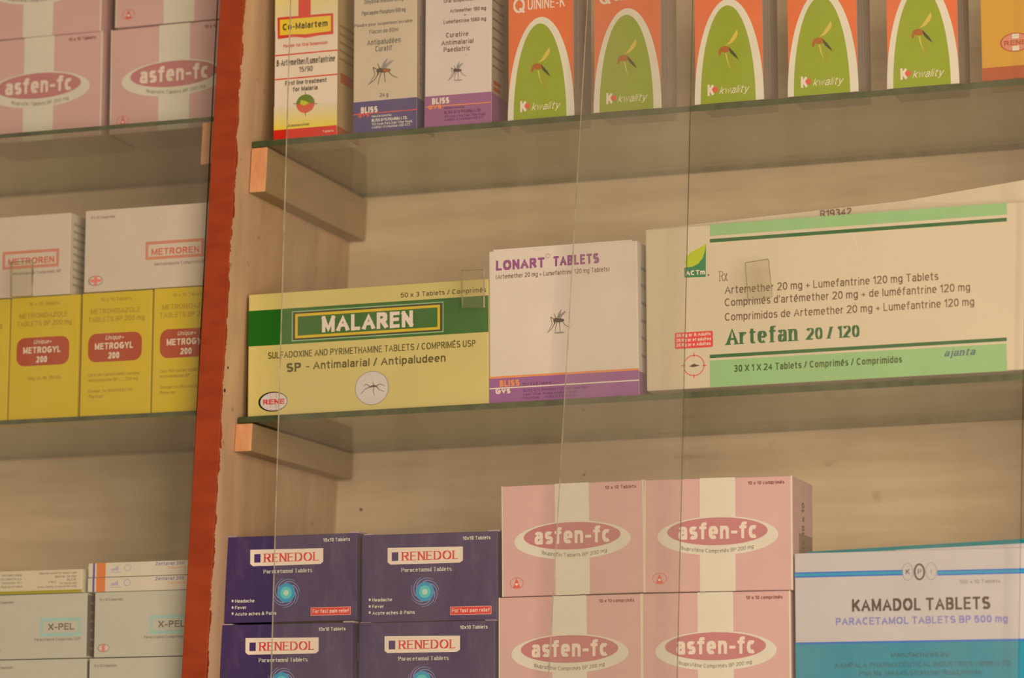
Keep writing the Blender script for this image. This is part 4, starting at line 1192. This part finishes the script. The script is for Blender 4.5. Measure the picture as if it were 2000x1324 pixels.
def draw(e, root, w, named):
    ox = w / 2
    y = -0.00010 * e['L']
    k = e['k']
    par = named.get(e.get('on'), root)
    if k == 'mosq':
        return mosquito(e, y, root, ox)
    if k == 'swirl':
        cx, cy, r, _ = e['a']
        for n_, rr, c, dy in (('swirl_disc', .66, 'sky', 0), ('swirl_glow', .42, 'sky2', 1), ('swirl_core', .2, 'sky3', 2)):
            flat(n_, [ell_pts(cx, cy, r * rr, r * rr, 36)], y - dy * .00005, mat(c), root, ox)
        for i in range(7):
            pts = []
            for j in range(9):
                a = math.radians(i * 360 / 7 + j * 13)
                rr = r * (.66 + .36 * (1 - j / 8) ** .8)
                pts.append((cx + rr * math.cos(a), cy + rr * math.sin(a)))
            flat('swirl_arm', stroke_polys(pts, r * .03, r * .085), y - .00002, mat('swirlgrey'), root, ox)
        return
    m = None if k == 'grad' else mat(e['c'])
    if k == 'text':
        u0, u1, vb = e['a']
        quads, x0, x1 = text_quads(e['s'], e['w'], e['st'])
        sq = min(1.7, max(0.75, e['cap'] * (x1 - x0) / (u1 - u0)))
        quads, x0, x1 = text_quads(e['s'], e['w'], e['st'], sq)
        sx, sy = (u1 - u0) / (x1 - x0), e['cap']
        sh = e.get('shear', 0)
        bend = e.get('bend', 0)
        um, hw = (u0 + u1) / 2, (u1 - u0) / 2
        polys = []
        for f in quads:
            p = []
            for v in f:
                uu = u0 + (v.x - x0) * sx + v.y * sy * sh
                vv = vb + v.y * sy + (bend * ((uu - um) / hw) ** 2 - bend if bend else 0)
                p.append((uu, vv, v.z))
            polys.append(p)
        o = flat(e['n'], polys, y, m, par, ox)
    elif k == 'rect':
        a = e['a']
        o = flat(e['n'], [[(a[0], a[1]), (a[2], a[1]), (a[2], a[3]), (a[0], a[3])]], y, m, par, ox)
    elif k == 'grad':
        a = e['a']
        o = flat(e['n'], [[(a[0], a[1]), (a[2], a[1]), (a[2], a[3]), (a[0], a[3])]], y, fade_mat(e['c'], e['c'] == 'fade_up'), par, ox)
    elif k == 'poly':
        o = flat(e['n'], [e['p']], y, m, par, ox)
    elif k == 'ell':
        o = flat(e['n'], [ell_pts(*e['a'], n=48)], y, m, par, ox)
    elif k == 'half':
        o = flat(e['n'], [ell_pts(*e['a'], n=24, a0=0, a1=180)], y, m, par, ox)
    elif k == 'arch':
        o = flat(e['n'], [ell_pts(*e['a'], n=40, a0=0, a1=180)], y, m, par, ox)
    elif k == 'ring':
        o = flat(e['n'], ring_polys(*e['a'], e['t']), y, m, par, ox)
    elif k == 'rrect':
        x0, y0, x1, y1 = e['a']
        r = min(e['rad'], (y1 - y0) / 2 - .1)
        pts = []
        for cx, cy, a0 in ((x1 - r, y1 - r, 0), (x0 + r, y1 - r, 90), (x0 + r, y0 + r, 180), (x1 - r, y0 + r, 270)):
            pts += ell_pts(cx, cy, r, r, 7, a0, a0 + 90)
        o = flat(e['n'], [pts], y, m, par, ox)
    elif k == 'frame':
        x0, y0, x1, y1 = e['a']
        t = e['t']
        A = [(x0, y0), (x1, y0), (x1, y1), (x0, y1)]
        Bq = [(x0 + t, y0 + t), (x1 - t, y0 + t), (x1 - t, y1 - t), (x0 + t, y1 - t)]
        o = flat(e['n'], [[A[i], A[(i + 1) % 4], Bq[(i + 1) % 4], Bq[i]] for i in range(4)], y, m, par, ox)
    named[e['n']] = o
    return o


def side_rect(name, root, w, a, key, off=.0001):
    """patch on the right-hand panel: depth0, height0, depth1, height1 in millimetres"""
    x = w / 2 + off
    return obj(name, [(x, a[0] / 1000, a[1] / 1000), (x, a[2] / 1000, a[1] / 1000), (x, a[2] / 1000, a[3] / 1000), (x, a[0] / 1000, a[3] / 1000)], [(0, 1, 2, 3)], mat(key), root)


def side_text(root, w, s, d0, d1, v, cap, key, weight=.14, up=False):
    """small print on the right-hand panel, along the depth or, if up, running up the panel"""
    quads, x0, x1 = text_quads(s, weight)
    x = w / 2 + .0002
    sx = (d1 - d0) / (x1 - x0)
    vv, f = [], []
    for q in quads:
        b = len(vv)
        for p in q:
            a, h = d0 + (p.x - x0) * sx, p.y * cap
            vv.append((x + p.z, (v - h) / 1000, a / 1000) if up else (x + p.z, a / 1000, (v + h) / 1000))
        f.append(tuple(range(b, b + 4)))
    return obj('side_lettering', vv, f, mat(key), root)


def place(root, X, Y, Z, w, yaw, roll):
    R = Matrix.Rotation(math.radians(yaw), 3, 'Z') @ Matrix.Rotation(-math.radians(roll), 3, 'Y')
    root.location = Vector((X, Y, Z)) + R @ Vector((w / 2, 0, 0))
    root.rotation_euler = (0, -math.radians(roll), math.radians(yaw))


def carton_box(kit, key, w, h, d, label, group=None, bev=.0009, extra=None, shape=None, **mk):
    root = thing('medicine_box', label, 'box', group=group)
    bm = box_mesh(-w / 2, 0, 0, w / 2, d, h, bev)
    if shape:
        shape(bm)
    bm_obj('carton', bm, carton_mat(key, **mk), root)
    named = {}
    for e in KITS[kit]:
        draw(e, root, w, named)
    if extra:
        extra(root, w, h, d)
    return root


def dup(root, label, group=None):
    r = root.copy()
    COL.objects.link(r)
    r['label'] = label
    if group:
        r['group'] = group
    for ch in root.children:
        c = ch.copy()
        COL.objects.link(c)
        c.parent = r
        for g in ch.children:
            k = g.copy()
            COL.objects.link(k)
            k.parent = c
    return r


# ------------------------------------------------------------------ cartons, right: top shelf
def side_print(rows, key='umber'):
    def f(root, w, h, d):
        for i, (s, v, a, b) in enumerate(rows):
            side_text(root, w, s, a, b, v, 2.6, key)
    return f


def sides_b(root, w, h, d):
    side_rect('shaded_side_panel', root, w, (.8, .4, d * 1000 - .8, h * 1000 - .4), 'blissside_shaded', .00005)  # side print, darkened so its colour also holds the right face's shade
    side_rect('side_band', root, w, (0.6, 0.4, d * 1000 - .6, h * 190), 'navy')
    side_text(root, w, 'Dose selon avis medical', 35, 118, 24, 3.0, 'greyink', up=True)
    side_text(root, w, 'A conserver a labri de la chaleur', 35, 130, 17, 3.0, 'greyink', up=True)
    side_text(root, w, 'Agiter avant emploi', 35, 110, 10, 3.0, 'greyink', up=True)


def sides_p(root, w, h, d):
    side_rect('shaded_side_panel', root, w, (.8, .4, d * 1000 - .8, h * 1000 - .4), 'blissside_shaded', .00005)  # printed side with the shade of this face put into its tone
    side_rect('side_band', root, w, (0.6, 0.4, d * 1000 - .6, h * 195), 'mulberry')
    side_rect('side_mark', root, w, (6, 32, 26, 36), 'brick')
    side_rect('side_mark', root, w, (6, 38, 26, 42), 'brick')
    for i in range(8):
        side_text(root, w, 'shake well before use and keep', 3, 34, 54 + i * 9, 2.6, 'umber')


def sides_t1(root, w, h, d):
    side_rect('shaded_side_panel', root, w, (.8, .4, d * 1000 - .8, h * 1000 - .4), 't1side_shaded', .00005)  # yellow brown side print, its colour deepened to carry the face's shade
    side_rect('side_band', root, w, (.6, .4, d * 1000 - .6, 9), 'brick')
    side_rect('side_mark', root, w, (8, 52, 40, 62), 'brick')
    for i in range(5):
        side_text(root, w, 'Each bottle of powder contains', 5, 44, 74 + i * 8, 2.6, 'umber')


b = carton_box('comalartem', 'comalartem', .0643, .1657, .056, 'cream, yellow and red carton with a globe emblem beside the divider', 'upright syrup cartons on the top shelf', extra=sides_t1)
place(b, .0334, .0369, .2694, .0643, -.21, .12)
b = carton_box('bliss_b', 'blissblue', .0638, .1575, .046, 'cream carton with a dark blue bottom band and a large mosquito drawing', 'upright syrup cartons on the top shelf', extra=sides_b)
place(b, .1144, .0369, .2692, .0638, -.33, .18)
b = carton_box('bliss_p', 'blissplum', .0657, .1514, .056, 'pale carton with a mulberry purple bottom band on the top shelf', 'upright syrup cartons on the top shelf', extra=sides_p)
place(b, .1859, .0369, .2695, .0657, .44, -.15)


def sides_q(root, w, h, d):
    for i in range(3):
        side_text(root, w, 'Quinine dihydrochloride oral drops', 30, 112, 9 + i * 11, 3.2, 'grey', up=True)


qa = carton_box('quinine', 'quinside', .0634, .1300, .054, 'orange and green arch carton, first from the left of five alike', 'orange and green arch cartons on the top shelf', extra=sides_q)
qs = [qa]
for n_ in ('second from the left of five alike', 'third from the left, the middle one of five alike', 'fourth from the left of five alike', 'last of five alike, next to the amber carton'):
    qs.append(dup(qa, 'orange and green arch carton, ' + n_))
for o_, (X, Z, yw, rl) in zip(qs, ((.2685, .2697, .21, .06), (.3514, .2707, .52, -.09), (.4471, .2707, -.26, .10), (.5333, .2712, -.12, 0), (.6233, .2713, -.06, -.03))):
    place(o_, X, .0369, Z, .0634, yw, rl)
b = carton_box('orangebox', 'orangebox', .0660, .1050, .05, 'amber orange carton with a red brown base band at the far right')
place(b, .7071, .0369, .2716, .066, 0, .1)

# ------------------------------------------------------------------ cartons, right: middle shelf
b = carton_box('malaren', 'malaren', .2396, .1161, .062, 'wide pale yellow carton with a dark green band and yellow framed title', bev=.0012)
place(b, .0105, .0369, .0060, .2396, -.20, .30)


def lonart_extra(root, w, h, d):
    bm_obj('tuck_flap', box_mesh(-w / 2 + .004, .0004, h - .0006, w / 2 - .005, .012, h + .0014, .0003, 1), carton_mat('lonart'), root)
    side_rect('side_band', root, w, (.8, .6, d * 1000 - .8, 22), 'purple')
    for i in range(6):
        side_text(root, w, 'Warning keep out of reach', 8, 52, 36 + i * 16, 3.2, 'deepplum')


b = carton_box('lonart', 'lonart', .1423, .1408, .060, 'square white carton with purple lettering and a purple bottom band', extra=lonart_extra, bev=.0012)
place(b, .2507, .0369, .0078, .1423, -.53, .42)


def sag(bm):
    # the worn carton bulges down at the back, so its front edge stands a little off the shelf
    for v in bm.verts:
        if v.co.z < .05 and v.co.y > .04:
            v.co.z -= .0034 if v.co.x < 0 else .0046
        if v.co.z < .05 and v.co.x < -.1 and v.co.y < .04:
            v.co.z -= .0012


def artefan_extra(root, w, h, d):
    # torn lid standing up behind the front edge
    y0 = .016
    P = [(-.180, y0 - .012, h - .002), (w / 2 - .002, y0, h - .004), (w / 2 - .002, y0 + .006, h + .0262), (.050, y0 + .003, h + .0125), (-.176, y0 - .010, h + .0012)]
    v = P + [(x, y + .0006, z) for x, y, z in P]
    f = [(0, 1, 2, 3, 4), (9, 8, 7, 6, 5)] + [(i, i + 5, (i + 1) % 5 + 5, (i + 1) % 5) for i in range(5)]
    fl = obj('lid_flap', v, f, carton_mat('artefan'), root)
    fl['label'] = 'torn lid flap standing up behind the front edge'
    quads, x0, x1 = text_quads('R19342', .12)
    a0, a1, z0, cp = -.0245, .0035, h + .0012, .0066
    vv, ff = [], []
    for q in quads:
        k = len(vv)
        for p in q:
            xx = a0 + (p.x - x0) * (a1 - a0) / (x1 - x0)
            zz = z0 + p.y * cp + .02 * (xx - a0)
            vv.append((xx, y0 - .0106 + .006 - p.z, zz))
        ff.append((k, k + 1, k + 2, k + 3))
    obj('flap_number', vv, ff, mat('umber'), fl)
    # creases where the front panel was crushed
    for pts in ([(192.0, 128), (195, 118), (196.5, 108)], [(165, 112), (168, 109)], [(30, 98), (30.6, 95)]):
        flat('crease', stroke_polys(pts, .7, .25), -.00012, mat('card'), root, w / 2)


b = carton_box('artefan', 'artefan', .3686, .1462, .085, 'long worn cream carton with two mint green stripes and a torn lid', extra=artefan_extra, shape=sag, bev=.0016, bump=.35, scale=9)
place(b, .3995, .0369, .0134, .3686, -1.46, .13)


# ------------------------------------------------------------------ cartons, right: lower shelf
def renedol_extra(root, w, h, d):
    m_ = mat('greyplum')
    bm_obj('end_flap', box_mesh(-w / 2 + .001, .001, h - .0004, -w / 2 + .011, .03, h + .0012, .0003, 1), m_, root)
    bm_obj('end_flap', box_mesh(w / 2 - .010, .001, h - .0004, w / 2 + .001, .03, h + .0014, .0003, 1), m_, root)
    side_rect('side_label', root, w, (12, 46, 50, 62), 'ivory')
    side_text(root, w, 'RENEDOL', 16, 46, 50, 8, 'red', .18)


g_ = 'dark purple tablet cartons on the lower shelf'
ra = carton_box('renedol', 'violetbody', .1315, .0797, .062, 'dark purple carton with a blue swirl, upper left of the block of four', g_, extra=renedol_extra, rough=.38, bump=.3, scale=22, spec=.35, scuff=.22)
rs_ = [ra] + [dup(ra, 'dark purple carton with blue swirl, ' + n_) for n_ in ('upper right of the block of four', 'lower left of the four, beside the divider', 'lower right of the four, beside the pink cartons')]
for o_, (X, Y, Z, yw, rl) in zip(rs_, ((-.0072, .0312, -.1862, .41, .15), (.1276, .0350, -.1880, .46, -.04), (-.0100, .0292, -.2676, .11, -.04), (.1252, .0350, -.2682, .24, -.10))):
    place(o_, X, Y, Z, .1315, yw, rl)


def asfen_extra(root, w, h, d):
    side_rect('side_label', root, w, (24, 3, 74, 52), 'side')
    side_text(root, w, 'asfen-fc 10 x 10', 8, 80, 44, 9, 'greyink', .2, up=True)


g_ = 'pink tablet cartons with a cream stripe'
pink = dict(extra=asfen_extra, bump=.25, scale=11, bev=.0014)
ac = carton_box('asfen_c', 'pink', .1345, .1000, .078, 'pink striped carton, upper right of the four on the lower right shelf', g_, **pink)
at = carton_box('asfen_t', 'pink', .1345, .1000, .078, 'pink striped carton, upper left of the four on the lower right shelf', g_, **pink)
place(ac, .3964, .0369, -.1672, .1345, .55, -.40)
place(at, .2631, .0369, -.1681, .1345, -.59, .45)
o_ = dup(ac, 'pink striped carton, lower left of the four on the lower right shelf')
place(o_, .2600, .0369, -.2685, .1345, -.30, .12)
o_ = dup(ac, 'pink striped carton, lower right of the four on the lower right shelf')
place(o_, .3938, .0369, -.2682, .1345, .60, -.15)
for lab, src, (X, Z, yw, rl) in (('lower left of the four left of the red divider', at, (-.3055, .2964, .54, .2)),
                                ('lower right of the four left of the red divider, touching it', at, (-.1576, .2964, .34, .3)),
                                ('cut off at the top left corner of the picture', ac, (-.3085, .4030, .97, -.12)),
                                ('cut off by the top edge just left of the red divider', ac, (-.1540, .4036, .39, .0))):
    o_ = dup(src, 'pink striped carton, ' + lab)
    o_.scale = (1.025, 1, 1.055)
    place(o_, X, .0729, Z, .1345 * 1.025, yw, rl)


def kamadol_extra(root, w, h, d):
    P = [(-.095, .004, h - .001), (w / 2 - .001, .006, h + .0040), (w / 2 - .001, .010, h + .0082), (-.10, .006, h + .0010)]
    v = P + [(x, y, z + .0006) for x, y, z in P]
    f = [(3, 2, 1, 0), (4, 5, 6, 7)] + [(i, (i + 1) % 4, (i + 1) % 4 + 4, i + 4) for i in range(4)]
    o = obj('lid_flap', v, f, mat('tealflap'), root)
    o['label'] = 'teal lid flap lifted at the right'
    obj('lid_liner', [(-.02, .0035, h - .001), (w / 2 - .001, .0035, h - .001), (w / 2 - .001, .0055, h + .0042), (-.02, .0040, h + .0010)], [(0, 1, 2, 3)], mat('kamadol'), root)


b = carton_box('kamadol', 'kamadol', .2189, .1320, .09, 'wide white carton with a blue stripe and teal lower half', extra=kamadol_extra, bev=.001)
place(b, .5325, .0369, -.2685, .2189, .1, -.15)


# ------------------------------------------------------------------ cartons, left of the divider
def metroren_extra(root, w, h, d):
    for i in range(9):
        side_text(root, w, 'Store in a dry place under 25 C', 6, 46, 9 + i * 7.4, 3.0, 'greyink2', .17)


g_ = 'white cartons with an orange framed name'
ma = carton_box('metroren', 'metroren', .1380, .0798, .05, 'white carton with an orange framed name, against the red divider', g_, extra=metroren_extra)
mb = dup(ma, 'white carton with an orange framed name at the left picture edge')
place(ma, -.1631, .0369, .1341, .138, 0, -.05)
place(mb, -.3165, .0369, .1338, .138, 0, -.05)
g_ = 'tall yellow cartons with a red brown badge'
ya = carton_box('metrogyl', 'metrogyl', .0738, .1200, .052, 'tall yellow carton with a red brown badge, third from the left', g_, rough=.4)
yb = carton_box('metrogyl2', 'metrogyl', .0738, .1200, .052, 'tall yellow carton with a red brown badge, second from the left', g_, rough=.4)
yc = dup(ya, 'tall yellow carton with a red brown badge, half hidden by the divider')
yd = dup(yb, 'tall yellow carton mostly cut off by the left edge of the picture')
place(ya, -.1645, .0369, .0131, .0738, .09, -.13)
place(yb, -.2412, .0369, .0130, .0738, -.52, -.20)
place(yc, -.0890, .0369, .0134, .0738, -.11, -.3)
place(yd, -.3165, .0369, .0130, .0738, -.04, -.2)


def xpel_extra(root, w, h, d):
    side_rect('side_label', root, w, (2, 2, 48, 59), 'taupe')
    for i in range(6):
        side_text(root, w, 'keep in a dry dark place', 8, 44, 8 + i * 8.5, 3.0, 'xpel', .16)


g_ = 'white cartons with a pale blue framed name'
xa = carton_box('xpel', 'xpel', .1065, .0610, .05, 'white carton with a blue framed name under the cream text carton', g_, extra=xpel_extra)
xb = dup(xa, 'white carton with a blue framed name under the two thin cartons')
xc = dup(xa, 'white carton at the bottom left corner, under another of its kind')
xd = dup(xa, 'white carton at the bottom edge against the red divider')
place(xa, -.2585, .0369, -.2152, .1065, -.08, .16)
place(xb, -.1437, .0369, -.2149, .1065, -.16, .08)
place(xc, -.2575, .0369, -.2769, .1065, -.09, .12)
place(xd, -.1480, .0369, -.2768, .1065, -.15, .16)
g_ = 'thin cartons with an orange block'
za = carton_box('zentavat', 'zentavat', .1222, .0136, .06, 'thin cream carton with an orange block, upper of two stacked', g_, bev=.0012)
zb = dup(za, 'thin cream carton with an orange block, lower of two stacked')
place(za, -.1517, .0369, -.1396, .1222, -.26, .15)
place(zb, -.1519, .0369, -.1536, .1222, -.18, .13)
b = carton_box('creambox', 'creambox', .1426, .0223, .06, 'flat cream carton with small grey print and a gold base edge', bev=.0012)
place(b, -.3001, .0369, -.1536, .1426, -.05, .08)

# ------------------------------------------------------------------ nails and marks in the cabinet boards
NAIL = edge_glass('rusty_nail_iron', (0.030, 0.018, 0.012), 0.5)


def nail(x, y, z, axis, r=.0014):
    n = 12
    v = []
    for k in range(n):
        a = 2 * math.pi * k / n
        c, s_ = r * math.cos(a), r * math.sin(a)
        v.append((x, y + c, z + s_) if axis == 'x' else (x + c, y, z + s_))
    tip = .0006
    v += [(a + (tip if axis == 'x' else 0), b - (0 if axis == 'x' else tip), c) for a, b, c in
          [((x, y + (q[1] - y) * .7, z + (q[2] - z) * .7) if axis == 'x' else (x + (q[0] - x) * .7, y, z + (q[2] - z) * .7)) for q in v]]
    f = [tuple(range(n, 2 * n))] + [(k, (k + 1) % n, (k + 1) % n + n, k + n) for k in range(n)]
    cab(obj('nail_head', v, f, NAIL))


nail(.0022, .0095, .0492, 'x')
nail(.0012, .0052, .0273, 'x', .0019)
nail(.0241, .2867, -.0565, 'y', .0017)
nail(.2600, .2867, -.0300, 'y', .0012)
